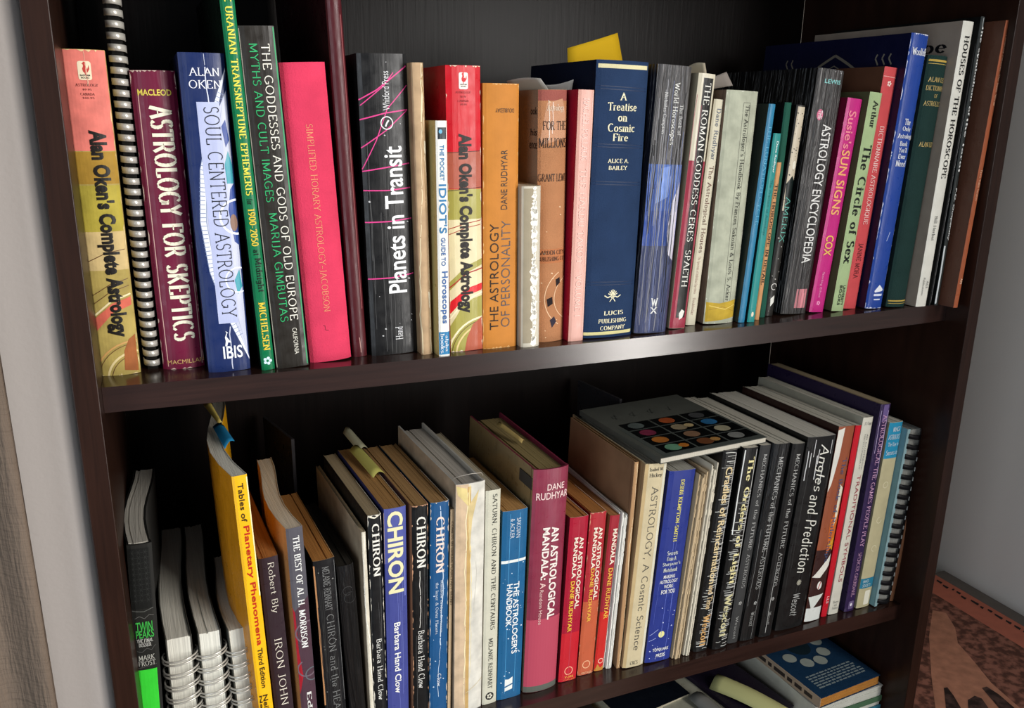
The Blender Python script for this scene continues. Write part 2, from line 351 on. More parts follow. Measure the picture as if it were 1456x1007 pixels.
    if k == 'c':
        out = []; v0, v1 = (a[5] / 1e3, a[6] / 1e3) if len(a) > 5 else (.003, h - .003); wd = a[4] / 1e3
        for i in range(a[2]):
            x = rnd.uniform(-.46, .46) * w; va = rnd.uniform(v0, v0 + (v1 - v0) * .6); vb = min(v1, va + rnd.uniform(.2, .7) * (v1 - v0)); P = [(x, va)]; v = va
            while v < vb:
                v += rnd.uniform(.003, .012); x += rnd.uniform(-.0004, .0004); P.append((max(-c, min(c, x)), min(v, h - .001)))
            out.append(pline(P, wd * rnd.uniform(.6, 1.5)))
        return out
    if k == 's':
        v0, v1 = (a[4] / 1e3, min(h - .001, a[5] / 1e3)) if len(a) > 4 else (.003, h - .003); out = []
        for i in range(a[2]):
            x, v, r = rnd.uniform(-.42, .42) * w, rnd.uniform(v0, v1), rnd.uniform(.0003, .0011)
            out.append(([(max(-c, min(c, x + r * q)), v + r * t) for q, t in ((-1, 0), (0, -.7), (1, .2), (.2, .8))], [(0, 1, 2, 3)]))
        return out
    if k == 'hs':  # pale dashes painting the glare on lamination wrinkles
        v0, v1 = a[4] / 1e3, min(h - .001, a[5] / 1e3); out = []
        for i in range(a[2]):
            v = v0 + (v1 - v0) * (i + rnd.uniform(-.3, .3)) / a[2]; x0 = rnd.uniform(-.48, .15) * w; x1 = min(c, x0 + rnd.uniform(.3, .9) * w)
            out.append(pline([(x0, v), ((x0 + x1) / 2, v + rnd.uniform(-.0006, .0006)), (x1, v + rnd.uniform(-.0005, .0005))], rnd.uniform(.0003, .0008)))
        return out
    if k == 'w':
        out = []
        for s in (-1, 1):
            v = .001
            while v < h - .004:
                l = rnd.uniform(.002, .012); d = rnd.uniform(.0002, .0008)
                if rnd.random() < .32: out.append(([(s * c, v), (s * (c - d), v + l * .3), (s * (c - d * rnd.random()), v + l * .7), (s * c, v + l)], [(0, 1, 2, 3)]))
                v += l
        for vv, sg in ((.0002, 1), (h - .0002, -1)):
            x = -c
            while x < c * .9:
                l = rnd.uniform(.001, .005)
                if rnd.random() < .6: out.append(([(x, vv), (min(c, x + l), vv), (min(c, x + l * .6), vv + sg * rnd.uniform(.0003, .0014))], [(0, 1, 2)]))
                x += l
        return out
    raise ValueError(k)

def tint(h, f):
    return ''.join('%02x' % max(0, min(255, int(int(h[i:i + 2], 16) * f))) for i in (0, 2, 4))
def cover_mesh(root, sp, D, h, tc, cols, mk, bend, edge, hard, name='cover'):
    w = sp.w; nseg = 7 if bend else 2
    yend = sp.ys[0]; ysb = [yend + (D - yend) * k / nseg for k in range(1, nseg + 1)]
    fx = lambda y: bend * math.sin(math.pi * min(1, max(0, y / D)) * 1.5) if bend else 0
    gl = .0007 if hard else 0
    outer = [(-w / 2 + fx(y), y) for y in reversed(ysb)]
    if hard: outer += [(-w / 2 + gl + fx(.006), yend + .006), (-w / 2 + fx(.002), yend + .003)]
    nl = len(outer) - 0
    outer += list(zip(sp.xs, sp.ys)); ns = len(outer)
    if hard: outer += [(w / 2 + fx(.002), yend + .003), (w / 2 - gl + fx(.006), yend + .006)]
    outer += [(w / 2 + fx(y), y) for y in ysb]
    N = len(outer); inner = []
    for k, (x, y) in enumerate(outer):
        if k < nl: inner.append((x + tc, y))
        elif k >= ns: inner.append((x - tc, y))
        else: inner.append((max(-w / 2 + tc, min(w / 2 - tc, x * (1 - 2 * tc / w))), y + tc))
    V = [(x, y, 0) for x, y in outer] + [(x, y, h) for x, y in outer] + [(x, y, 0) for x, y in inner] + [(x, y, h) for x, y in inner]
    F = []; I = []
    for k in range(N - 1):
        mi = 0 if k < nl - (0 if nl else 0) else (1 if k < ns - 1 else 2)
        if k == nl - 1: mi = 0
        F.append((k, k + 1, N + k + 1, N + k)); I.append(mi)
        F.append((2 * N + k + 1, 2 * N + k, 3 * N + k, 3 * N + k + 1)); I.append(3)
        F.append((N + k, N + k + 1, 3 * N + k + 1, 3 * N + k)); I.append(3 if not (edge and nl <= k < ns) else 4)
        F.append((k + 1, k, 2 * N + k, 2 * N + k + 1)); I.append(3)
    F += [(0, N, 3 * N, 2 * N), (2 * N - 1, N - 1, 3 * N - 1, 4 * N - 1)]; I += [3, 3]
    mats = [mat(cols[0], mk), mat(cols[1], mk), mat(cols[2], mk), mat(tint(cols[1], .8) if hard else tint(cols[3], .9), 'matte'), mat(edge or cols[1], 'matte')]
    return mesh(name, V, F, mats, I, root)
def pages_mesh(root, sp, D, h, tc, col, bend, inset, seed, name='page_block', up=0, front=None):
    rnd = random.Random(seed); w = sp.w - 2 * tc - .0002; n = max(2, min(16, int(w / .0016))); mb = MB(); nseg = 7 if bend else 2
    fx = lambda y: bend * math.sin(math.pi * min(1, max(0, y / D)) * 1.5) if bend else 0
    gap = set(rnd.sample(range(n), max(0, n // 8)))
    for k in range(n):
        xa, xb = -w / 2 + w * k / n, -w / 2 + w * (k + 1) / n
        y0 = max(sp.y(xa), sp.y(xb)) + tc + .0004 if front is None else front
        y1 = D - inset - rnd.uniform(.0003, .0012); zt = h - inset + up - rnd.uniform(.0001, .0004) - (.0008 if k in gap else 0)
        ys = [y0 + (y1 - y0) * j / nseg for j in range(nseg + 1)]; V = []; F = []
        for y in ys: V += [(xa + fx(y), y, inset), (xb + fx(y), y, inset), (xb + fx(y), y, zt), (xa + fx(y), y, zt)]
        for j in range(nseg):
            a, b = 4 * j, 4 * j + 4; F += [(a + i, a + (i + 1) % 4, b + (i + 1) % 4, b + i)[::-1] for i in range(4)]
        F += [(0, 1, 2, 3)[::1], tuple(4 * nseg + i for i in (3, 2, 1, 0))]
        mb.add(V, F)
    return mb.build(name, [mat(col, 'page')], root)
COUNT = [0]
def place_text(root, sp, s, f, col, d, u0, u1, v0, v1, lev=15, name='lettering'):
    V, F = get_text(s, f)
    if not V: return
    xa, xb = min(v[0] for v in V), max(v[0] for v in V); ya, yb = min(v[1] for v in V), max(v[1] for v in V)
    X0, X1 = (u0 - .5) * sp.w, (u1 - .5) * sp.w; v0 /= 1e3; v1 /= 1e3
    P = []
    for x, y in V:
        s_, t = (x - xa) / (xb - xa), (y - ya) / (yb - ya)
        if d == 'd': P.append((X0 + (X1 - X0) * t, v0 + (v1 - v0) * s_))
        elif d == 'u': P.append((X1 - (X1 - X0) * t, v1 - (v1 - v0) * s_))
        elif d == 'f': P.append((X1 - (X1 - X0) * s_, v0 + (v1 - v0) * t))
        else: P.append((X0 + (X1 - X0) * s_, v1 - (v1 - v0) * t))
    P = [(max(-sp.w * .497, min(sp.w * .497, x)), v) for x, v in P]
    keep = [q for q in F if all(P[i][1] < sp.h - .0005 and P[i][1] > 0 for i in q)]
    if not keep: return
    v_, f_ = sp.put(P, keep, lev)
    mesh(name, v_, f_, [mat(col, 'ink')], None, root)
def make_book(b):
    COUNT[0] += 1; seed = COUNT[0]
    w, D, h = b['s']; k = b['k']; lean, yaw = b['r']
    hard = k == 'hard'
    nm = {'book': 'paperback_book', 'hard': 'hardcover_book', 'coil': 'spiral_notebook', 'wire': 'wire_bound_book', 'comb': 'comb_bound_book', 'leaves': 'pamphlet_bundle'}[k]
    root = thing(nm, b['l'], 'papers' if k == 'leaves' else ('notebook' if k in ('coil', 'wire') else 'book'), b['p'], (0, lean, yaw), 'books on the upper shelf' if b['sh'] == 1 else 'books on the lower shelf')
    bul = min(b['b'] / 1e3, w * .3); sp = Spine(w, h, bul); cols = b['c']; bend = b.get('bend', 0); tc = (.0018 if w > .012 else .0009) if hard else min(.0005, w * .12)
    if k in ('coil', 'wire', 'comb'): return bound(b, root, sp, seed)
    if k == 'leaves':
        n = b['n']; rnd = random.Random(seed); g = w / n
        for i in range(n):
            xa = -w / 2 + g * i; th = g * rnd.uniform(.55, .85); hh = h * rnd.uniform(.95, 1); y0 = rnd.uniform(0, .004)
            mb = MB(); V, F = boxd(xa, xa + th, y0, D - rnd.uniform(0, .01), 0, hh); V = [(x - (.0006 if z > .1 and y < .02 else 0), y, z - (.002 * rnd.random() if z > .1 else 0)) for x, y, z in V]
            mb.add(V, F); o = mb.build('sheet_bundle', [mat(cols[1] if i % 2 else tint(cols[1], .92), 'page')], root)
            jag = MB(); v = .004
            while v < hh - .01:
                if rnd.random() < .6: jag.box(xa + th * .15, xa + th * .85, y0 - .00035, y0 + .0005, v, v + rnd.uniform(.004, .012))
                v += .014
            jag.build('frayed_edge', [mat(tint(cols[1], 1.06), 'page')], root)['kind'] = 'stuff'
        return root
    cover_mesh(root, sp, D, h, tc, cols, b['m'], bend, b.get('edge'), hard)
    pages_mesh(root, sp, D, h, tc, cols[3], bend, b.get('inset', .003 if hard else .0003), seed, up=b.get('pagesup', 0))
    if b['a']:
        mb = MB(); ms = []
        for lev, a in enumerate(b['a']):
            m_ = mat(a[1], b['m'] if (a[0] in ('r', 'p') and b['m'] != 'lacquer') else 'ink')
            if m_ not in ms: ms.append(m_)
            V = []; F = []
            for v, f in art_shapes(a, sp):
                v = [(x, min(max(y, .0001), h - .0001)) for x, y in v]
                o = len(V); V += v; F += [tuple(i + o for i in q) for q in f]
            if V:
                v_, f_ = sp.put(V, F, lev * .6); mb.add(v_, f_, ms.index(m_))
        mb.build('spine_artwork', ms, root)['kind'] = 'stuff'
    big = max(b['t'], key=lambda t: abs(t[7] - t[6]) * (t[5] - t[4])) if b['t'] else None
    for t in b['t']:
        place_text(root, sp, *t, name='title_lettering' if t is big else 'lettering')
    for s, f, col, ya, yb, v0, v1 in b.get('lt', []):       # printing on the left cover, just behind the spine
        V, F = get_text(s, f); xs = [v[0] for v in V]; ys = [v[1] for v in V]; ya, yb = ya / 1e3 + sp.ys[0] + .001, yb / 1e3 + sp.ys[0] + .001
        P = [(-w / 2 - .0002, yb - (yb - ya) * (x - min(xs)) / (max(xs) - min(xs)), h - v1 / 1e3 + (v1 - v0) / 1e3 * (y - min(ys)) / (max(ys) - min(ys))) for x, y in V]
        mesh('cover_lettering', P, F, [mat(col, 'ink')], None, root)
    if 'lpatch' in b:
        col, y0, y1, z0, z1 = b['lpatch']; mb = MB(); mb.box(-w / 2 - .0004, -w / 2 + .0003, y0, y1, h * (1 - .09), h * (1 - .04)); mb.build('cover_cutout', [mat(col, 'matte')], root)
    return root
def ring_mesh(name, parts_):
    mb = MB()
    for v, f in parts_: mb.add(v, f)
    me = bpy.data.meshes.new(name); me.from_pydata(mb.v, [], mb.f)
    for p_ in me.polygons: p_.use_smooth = True
    return me
def band(rx, ry, cy, a0, a1, hh, th, n=12, slope=0):
    V = []; F = []
    for k in range(n + 1):
        a = R_(a0 + (a1 - a0) * k / n); z = slope * k / n
        for r, zz in ((0, -hh / 2), (0, hh / 2), (th, hh / 2), (th, -hh / 2)):
            V.append(((rx - r) * math.cos(a), cy + (ry - r) * math.sin(a), z + zz))
    for k in range(n):
        for j in range(4): F.append((4 * k + j, 4 * k + (j + 1) % 4, 4 * k + 4 + (j + 1) % 4, 4 * k + 4 + j))
    F += [(0, 1, 2, 3), tuple(4 * n + j for j in (3, 2, 1, 0))]
    return V, F
def bound(b, root, sp, seed):
    w, D, h = b['s']; k = b['k']; cols = b['c']; bend = b.get('bend', 0)
    y0 = {'coil': .010, 'wire': .0, 'comb': .0005}[k]
    flat = Spine(w, h, 0)
    fx = lambda y: bend * math.sin(math.pi * min(1, max(0, y / D)) * 1.5) if bend else 0
    bw = w * (.7 if k == 'coil' else .94); body = Spine(bw, h, 0)
    pages_mesh(root, body, D, h - .001, .0006, cols[3], bend, .0005, seed, front=y0)
    for s, c in ((-1, cols[0]), (1, cols[2])):
        V = []; F = []; n = 7
        for j in range(n + 1):
            y = y0 - .001 + (D - y0) * j / n; x = s * (bw / 2 - .0001) + fx(y)
            V += [(x - .0003, y, 0), (x + .0003, y, 0), (x + .0003, y, h), (x - .0003, y, h)]
        for j in range(n): F += [(4 * j + i, 4 * j + (i + 1) % 4, 4 * j + 4 + (i + 1) % 4, 4 * j + 4 + i) for i in range(4)]
        F += [(0, 1, 2, 3), (4 * n + 3, 4 * n + 2, 4 * n + 1, 4 * n)]
        mesh('cover', V, F, [mat(c, 'matte')], None, root)
    if k == 'coil':
        _, c, pitch = b['coil']; me = ring_mesh('ring', [band(w / 2 + .0008, .0085, .0105, 176, 372, pitch * .6, .0006, slope=-.0012)]); me.materials.append(mat('d6d2c8', 'silver'))
        z = .006
        while z < h:
            o = link('ring', me, root); o.location = (0, 0, z); z += pitch
        v = MB(); v.box(-bw / 2, bw / 2, .0065, .010, 0, h); v.build('binding_edge', [mat('14120f', 'matte')], root)
    elif k == 'wire':
        rx = w / 2 + .0035; L = []
        for dz in (-.0016, .0016):
            P = [(rx * math.cos(R_(a)), .004 + .0115 * math.sin(R_(a)), dz + .0012 * math.cos(R_(a))) for a in range(150, 400, 14)]
            L.append(tube(P, .0008, 6))
        me = ring_mesh('wire_loop', L); me.materials.append(mat('c4c0b6', 'silver')); z = h - .020
        while z > .01:
            o = link('wire_loop', me, root); o.location = (0, 0, z); z -= .0118
    else:
        _, c, pitch = b['coil']
        me = ring_mesh('comb_tooth', [band(w * .47, .0075, .0030, 190, 330, pitch * .46, .0008, slope=-.0055)]); me.materials.append(mat(c, 'plastic')); z = .008
        while z < h - .004:
            o = link('comb_tooth', me, root); o.location = (0, 0, z); z += pitch
        mb = MB(); mb.box(-w * .47, -w * .47 + .0042, -.0016, -.0008, 0, h); mb.build('cover_edge', [mat(cols[1], 'matte')], root)
        mb = MB(); V, F = band(w / 2 + .0006, .0090, .0050, 310, 372, h - .004, .0008); mb.add([(x, y, z_ + h / 2) for x, y, z_ in V], F); mb.build('comb_back', [mat(c, 'plastic')], root)
        mb = MB(); rnd = random.Random(5)
        for i in range(int(h / pitch)): mb.box(w / 2 * .86, w / 2 * .86 + .0006, -.0012, -.0004, .01 + i * pitch, .0145 + i * pitch)
        mb.build('edge_highlight', [mat('c8ccc8', 'plastic')], root)
    return root
# ---- the books, measured: position (m), size (m), lean and yaw (rad), colours (some side covers darkened for shade), artwork and lettering (mm down from the spine's top)
BOOKS = [
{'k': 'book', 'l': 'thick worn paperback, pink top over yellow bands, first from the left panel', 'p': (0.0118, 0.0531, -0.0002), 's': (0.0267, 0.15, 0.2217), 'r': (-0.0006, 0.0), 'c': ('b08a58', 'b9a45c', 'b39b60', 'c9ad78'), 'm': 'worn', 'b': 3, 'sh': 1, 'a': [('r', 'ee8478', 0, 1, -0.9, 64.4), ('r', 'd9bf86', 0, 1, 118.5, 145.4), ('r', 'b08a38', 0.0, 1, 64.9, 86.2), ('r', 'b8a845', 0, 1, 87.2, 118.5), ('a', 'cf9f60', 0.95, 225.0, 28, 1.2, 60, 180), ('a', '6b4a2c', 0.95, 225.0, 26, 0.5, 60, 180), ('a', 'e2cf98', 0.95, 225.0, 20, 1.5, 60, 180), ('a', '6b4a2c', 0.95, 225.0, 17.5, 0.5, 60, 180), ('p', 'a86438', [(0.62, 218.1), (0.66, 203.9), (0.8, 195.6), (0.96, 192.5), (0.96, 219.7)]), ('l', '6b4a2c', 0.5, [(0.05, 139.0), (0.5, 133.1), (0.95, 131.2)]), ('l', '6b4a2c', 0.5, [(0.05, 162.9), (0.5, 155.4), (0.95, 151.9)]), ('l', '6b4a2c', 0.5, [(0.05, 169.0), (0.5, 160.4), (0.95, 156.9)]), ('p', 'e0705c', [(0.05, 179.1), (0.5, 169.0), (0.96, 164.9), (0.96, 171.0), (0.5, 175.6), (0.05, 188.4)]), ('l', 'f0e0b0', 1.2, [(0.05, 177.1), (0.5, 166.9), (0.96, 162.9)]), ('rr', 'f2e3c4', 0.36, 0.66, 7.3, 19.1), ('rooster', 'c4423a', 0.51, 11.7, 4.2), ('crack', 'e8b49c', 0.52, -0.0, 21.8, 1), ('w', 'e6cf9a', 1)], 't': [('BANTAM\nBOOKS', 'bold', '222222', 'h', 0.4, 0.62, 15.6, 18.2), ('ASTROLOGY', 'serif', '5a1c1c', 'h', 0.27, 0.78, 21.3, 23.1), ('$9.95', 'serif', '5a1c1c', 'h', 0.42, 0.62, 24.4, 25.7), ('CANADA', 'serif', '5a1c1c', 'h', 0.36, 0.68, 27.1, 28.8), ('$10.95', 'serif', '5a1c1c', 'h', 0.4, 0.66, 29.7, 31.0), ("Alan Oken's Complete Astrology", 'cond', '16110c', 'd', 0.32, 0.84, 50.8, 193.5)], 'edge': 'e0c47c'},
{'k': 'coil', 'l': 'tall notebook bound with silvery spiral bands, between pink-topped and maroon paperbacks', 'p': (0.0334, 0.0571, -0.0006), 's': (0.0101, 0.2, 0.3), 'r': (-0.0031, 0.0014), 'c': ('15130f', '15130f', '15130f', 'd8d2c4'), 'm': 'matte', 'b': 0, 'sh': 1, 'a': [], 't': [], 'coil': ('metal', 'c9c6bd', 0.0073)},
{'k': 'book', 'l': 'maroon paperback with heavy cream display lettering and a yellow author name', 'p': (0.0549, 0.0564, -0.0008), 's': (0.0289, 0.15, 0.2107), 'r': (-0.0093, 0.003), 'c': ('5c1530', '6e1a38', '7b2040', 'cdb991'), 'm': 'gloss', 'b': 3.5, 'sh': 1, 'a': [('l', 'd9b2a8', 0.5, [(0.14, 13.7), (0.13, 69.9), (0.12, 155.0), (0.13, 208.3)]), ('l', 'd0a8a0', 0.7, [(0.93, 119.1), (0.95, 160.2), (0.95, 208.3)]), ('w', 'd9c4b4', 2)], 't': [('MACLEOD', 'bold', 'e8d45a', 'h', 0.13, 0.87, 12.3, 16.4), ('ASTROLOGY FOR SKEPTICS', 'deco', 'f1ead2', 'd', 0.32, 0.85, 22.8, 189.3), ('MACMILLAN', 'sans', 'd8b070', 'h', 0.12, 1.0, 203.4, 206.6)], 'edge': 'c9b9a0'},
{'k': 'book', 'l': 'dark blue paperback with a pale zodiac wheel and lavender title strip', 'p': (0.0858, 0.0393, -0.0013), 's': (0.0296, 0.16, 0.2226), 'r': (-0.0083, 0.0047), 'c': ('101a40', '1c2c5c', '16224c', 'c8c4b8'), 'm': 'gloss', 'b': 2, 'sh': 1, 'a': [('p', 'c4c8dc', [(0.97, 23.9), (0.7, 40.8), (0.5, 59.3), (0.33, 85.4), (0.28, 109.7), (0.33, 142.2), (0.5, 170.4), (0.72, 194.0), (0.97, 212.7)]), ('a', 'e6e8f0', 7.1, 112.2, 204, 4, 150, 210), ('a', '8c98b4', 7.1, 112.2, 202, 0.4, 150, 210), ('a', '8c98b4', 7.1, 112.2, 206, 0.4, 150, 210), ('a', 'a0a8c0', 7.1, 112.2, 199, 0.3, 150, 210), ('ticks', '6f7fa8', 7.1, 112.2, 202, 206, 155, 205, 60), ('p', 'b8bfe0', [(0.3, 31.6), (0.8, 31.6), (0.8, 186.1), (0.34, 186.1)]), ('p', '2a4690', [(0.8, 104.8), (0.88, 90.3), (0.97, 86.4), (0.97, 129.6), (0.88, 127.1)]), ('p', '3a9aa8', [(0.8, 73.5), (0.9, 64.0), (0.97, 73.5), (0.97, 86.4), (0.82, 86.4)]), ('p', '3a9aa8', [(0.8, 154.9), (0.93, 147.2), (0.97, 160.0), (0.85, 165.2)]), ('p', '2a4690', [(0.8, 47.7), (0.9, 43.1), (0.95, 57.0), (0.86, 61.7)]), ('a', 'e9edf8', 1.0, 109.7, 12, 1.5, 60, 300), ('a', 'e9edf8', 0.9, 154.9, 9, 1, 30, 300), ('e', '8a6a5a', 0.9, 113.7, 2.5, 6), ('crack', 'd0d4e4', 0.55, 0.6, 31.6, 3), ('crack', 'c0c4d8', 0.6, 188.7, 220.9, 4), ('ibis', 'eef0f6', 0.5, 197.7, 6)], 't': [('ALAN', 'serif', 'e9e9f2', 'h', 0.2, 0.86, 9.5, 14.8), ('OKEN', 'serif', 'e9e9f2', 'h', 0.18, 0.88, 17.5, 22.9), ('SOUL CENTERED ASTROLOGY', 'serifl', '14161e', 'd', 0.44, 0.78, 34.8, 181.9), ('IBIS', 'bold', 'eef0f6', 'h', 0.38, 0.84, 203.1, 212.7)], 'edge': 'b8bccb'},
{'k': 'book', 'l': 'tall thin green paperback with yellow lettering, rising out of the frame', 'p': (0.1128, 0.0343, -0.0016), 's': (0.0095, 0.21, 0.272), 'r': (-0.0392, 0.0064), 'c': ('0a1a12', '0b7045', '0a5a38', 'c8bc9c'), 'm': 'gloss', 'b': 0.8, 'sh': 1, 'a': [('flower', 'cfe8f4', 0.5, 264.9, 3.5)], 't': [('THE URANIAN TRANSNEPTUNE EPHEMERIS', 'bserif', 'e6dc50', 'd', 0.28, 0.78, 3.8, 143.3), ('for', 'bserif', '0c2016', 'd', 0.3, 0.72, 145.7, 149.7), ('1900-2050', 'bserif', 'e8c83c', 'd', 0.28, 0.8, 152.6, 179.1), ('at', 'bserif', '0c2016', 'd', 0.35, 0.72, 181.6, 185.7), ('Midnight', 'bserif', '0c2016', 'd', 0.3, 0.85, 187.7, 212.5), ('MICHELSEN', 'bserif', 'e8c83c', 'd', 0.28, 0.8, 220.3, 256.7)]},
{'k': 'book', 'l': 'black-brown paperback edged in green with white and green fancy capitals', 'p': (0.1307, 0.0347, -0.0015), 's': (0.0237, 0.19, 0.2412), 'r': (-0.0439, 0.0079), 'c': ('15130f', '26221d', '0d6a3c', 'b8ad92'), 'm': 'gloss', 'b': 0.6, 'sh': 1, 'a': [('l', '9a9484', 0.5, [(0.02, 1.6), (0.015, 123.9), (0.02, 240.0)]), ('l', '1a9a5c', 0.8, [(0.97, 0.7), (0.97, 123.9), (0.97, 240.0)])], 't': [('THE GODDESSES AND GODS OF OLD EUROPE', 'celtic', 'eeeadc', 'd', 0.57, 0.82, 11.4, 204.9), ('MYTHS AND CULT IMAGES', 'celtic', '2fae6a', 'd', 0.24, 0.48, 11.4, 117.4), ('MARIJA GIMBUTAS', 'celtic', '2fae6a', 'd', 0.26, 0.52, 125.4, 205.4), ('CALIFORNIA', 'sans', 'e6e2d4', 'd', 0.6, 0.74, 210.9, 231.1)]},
{'k': 'hard', 'l': 'bright pink cloth hardcover with faint gilt title', 'p': (0.1613, 0.0418, -0.0016), 's': (0.032, 0.155, 0.2195), 'r': (-0.0467, 0.0095), 'c': ('c03454', 'dc3e5e', 'd03a5a', 'd8ccb0'), 'm': 'cloth', 'b': 3, 'sh': 1, 'a': [('l', '7a1c30', 0.5, [(0.38, 190.6), (0.42, 191.1), (0.43, 194.5), (0.5, 195.0)])], 't': [('SIMPLIFIED HORARY ASTROLOGY~JACOBSON', 'serifl', 'e8a070', 'd', 0.42, 0.58, 42.2, 180.0)]},
{'k': 'hard', 'l': 'tall glossy plain maroon hardcover passing out of the frame above', 'p': (0.1856, 0.0482, -0.0024), 's': (0.0114, 0.22, 0.33), 'r': (-0.0361, 0.0112), 'c': ('2a0a10', '4f1a20', '3a1016', 'c8b898'), 'm': 'gloss', 'b': 2.2, 'sh': 1, 'a': [('l', '8a4a4c', 0.7, [(0.85, 76.5), (0.85, 163.5), (0.84, 291.4)]), ('crack', 'b08a80', 0.5, 314.2, 329.9, 5)], 't': []},
{'k': 'book', 'l': 'fat black creased paperback with pink zigzag lines and vertical white title', 'p': (0.21339, 0.0464, -0.0025), 's': (0.03739, 0.155, 0.2283), 'r': (-0.0173, 0.0128), 'c': ('0e0e0e', '1a1a1b', '121212', 'b8ae98'), 'm': 'gloss', 'b': 2, 'sh': 1, 'a': [('c', '4c4c4c', 12, 11, 0.35), ('l', 'e0408c', 0.9, [(0.0, 32.4), (0.35, 25.5), (0.98, 8.3)]), ('l', 'e0408c', 0.7, [(0.02, 36.4), (0.5, 22.5), (0.7, 13.2)]), ('l', 'e0408c', 0.9, [(0.0, 46.5), (0.5, 41.9), (0.98, 39.4)]), ('l', 'e0408c', 0.8, [(0.98, 39.4), (0.5, 54.6), (0.0, 66.8)]), ('l', 'e0408c', 0.7, [(0.0, 82.4), (0.3, 61.7), (0.55, 38.9), (0.98, 22.0)]), ('l', 'e0408c', 0.9, [(0.0, 83.9), (0.5, 81.3), (0.98, 78.7)]), ('l', 'e0408c', 0.9, [(0.0, 98.1), (0.5, 98.6), (0.98, 97.0)]), ('l', 'e0408c', 0.9, [(0.0, 122.1), (0.5, 122.1), (0.98, 120.5)]), ('l', 'e0408c', 0.9, [(0.0, 166.0), (0.5, 166.0), (0.98, 163.8)]), ('a', 'f0f0f0', 0.53, 49.0, 4.5, 0.7, 0, 360), ('l', 'f0f0f0', 1.2, [(0.5, 51.5), (0.53, 49.0), (0.57, 47.0)]), ('s', 'c8c8c8', 14, 5)], 't': [('Planets in Transit', 'bold', 'f2f2f2', 'u', 0.42, 0.82, 65.8, 178.4), ('Whitford Press', 'sans', 'e8e8e8', 'u', 0.46, 0.6, 12.2, 39.9), ('Hand', 'serif', 'e8e8e8', 'u', 0.52, 0.68, 205.9, 216.3)], 'edge': '9a9a90'},
{'k': 'book', 'l': 'book with tan spine paper torn away, between black and red paperbacks', 'p': (0.2376, 0.0375, -0.0029), 's': (0.0094, 0.15, 0.2228), 'r': (-0.0187, 0.0142), 'c': ('a88a68', 'c3a480', 'b8987a', 'd4c4a0'), 'm': 'worn', 'b': 1.5, 'sh': 1, 'a': [('crack', 'efe2c0', 0.85, 0.5, 220.2, 6), ('crack', 'e8d8b0', 0.75, 0.5, 220.2, 16), ('crack', 'a88a60', 0.93, 0.5, 107.8, 7), ('p', 'efe6cc', [(0.8, 55.5), (0.99, 56.5), (0.99, 66.8), (0.86, 64.7)]), ('p', 'efe6cc', [(0.75, 171.2), (0.95, 172.9), (0.9, 185.4), (0.78, 184.3)])], 't': []},
{'k': 'book', 'l': 'slim white and blue pocket guide with cream-yellow cover, in front of red paperback', 'p': (0.2491, 0.0285, -0.0031), 's': (0.0089, 0.11, 0.1821), 'r': (-0.0044, 0.0156), 'c': ('cdb978', 'ecebe2', 'dfd8b8', 'cdbc90'), 'm': 'gloss', 'b': 0.3, 'sh': 1, 'a': [('r', '1f7cae', 0, 1, 162.0, 180.6), ('r', '16242e', 0.15, 0.9, 4.8, 13.4), ('e', '6ab0d0', 0.4, 7.8, 1.4, 1.6)], 't': [('THE POCKET', 'bold', '1d74a8', 'd', 0.3, 0.68, 17.5, 43.9), ("IDIOT'S", 'bold', '1d74a8', 'd', 0.18, 0.86, 46.5, 83.8), ('GUIDE TO', 'bold', '2f5f9e', 'd', 0.3, 0.7, 87.0, 108.9), ('Horoscopes', 'bold', '2f5f9e', 'd', 0.18, 0.88, 113.3, 155.1), ('alpha', 'bserif', 'e4eef4', 'd', 0.5, 0.85, 164.9, 178.2), ('books', 'bserif', 'e4eef4', 'd', 0.12, 0.48, 163.1, 179.4)]},
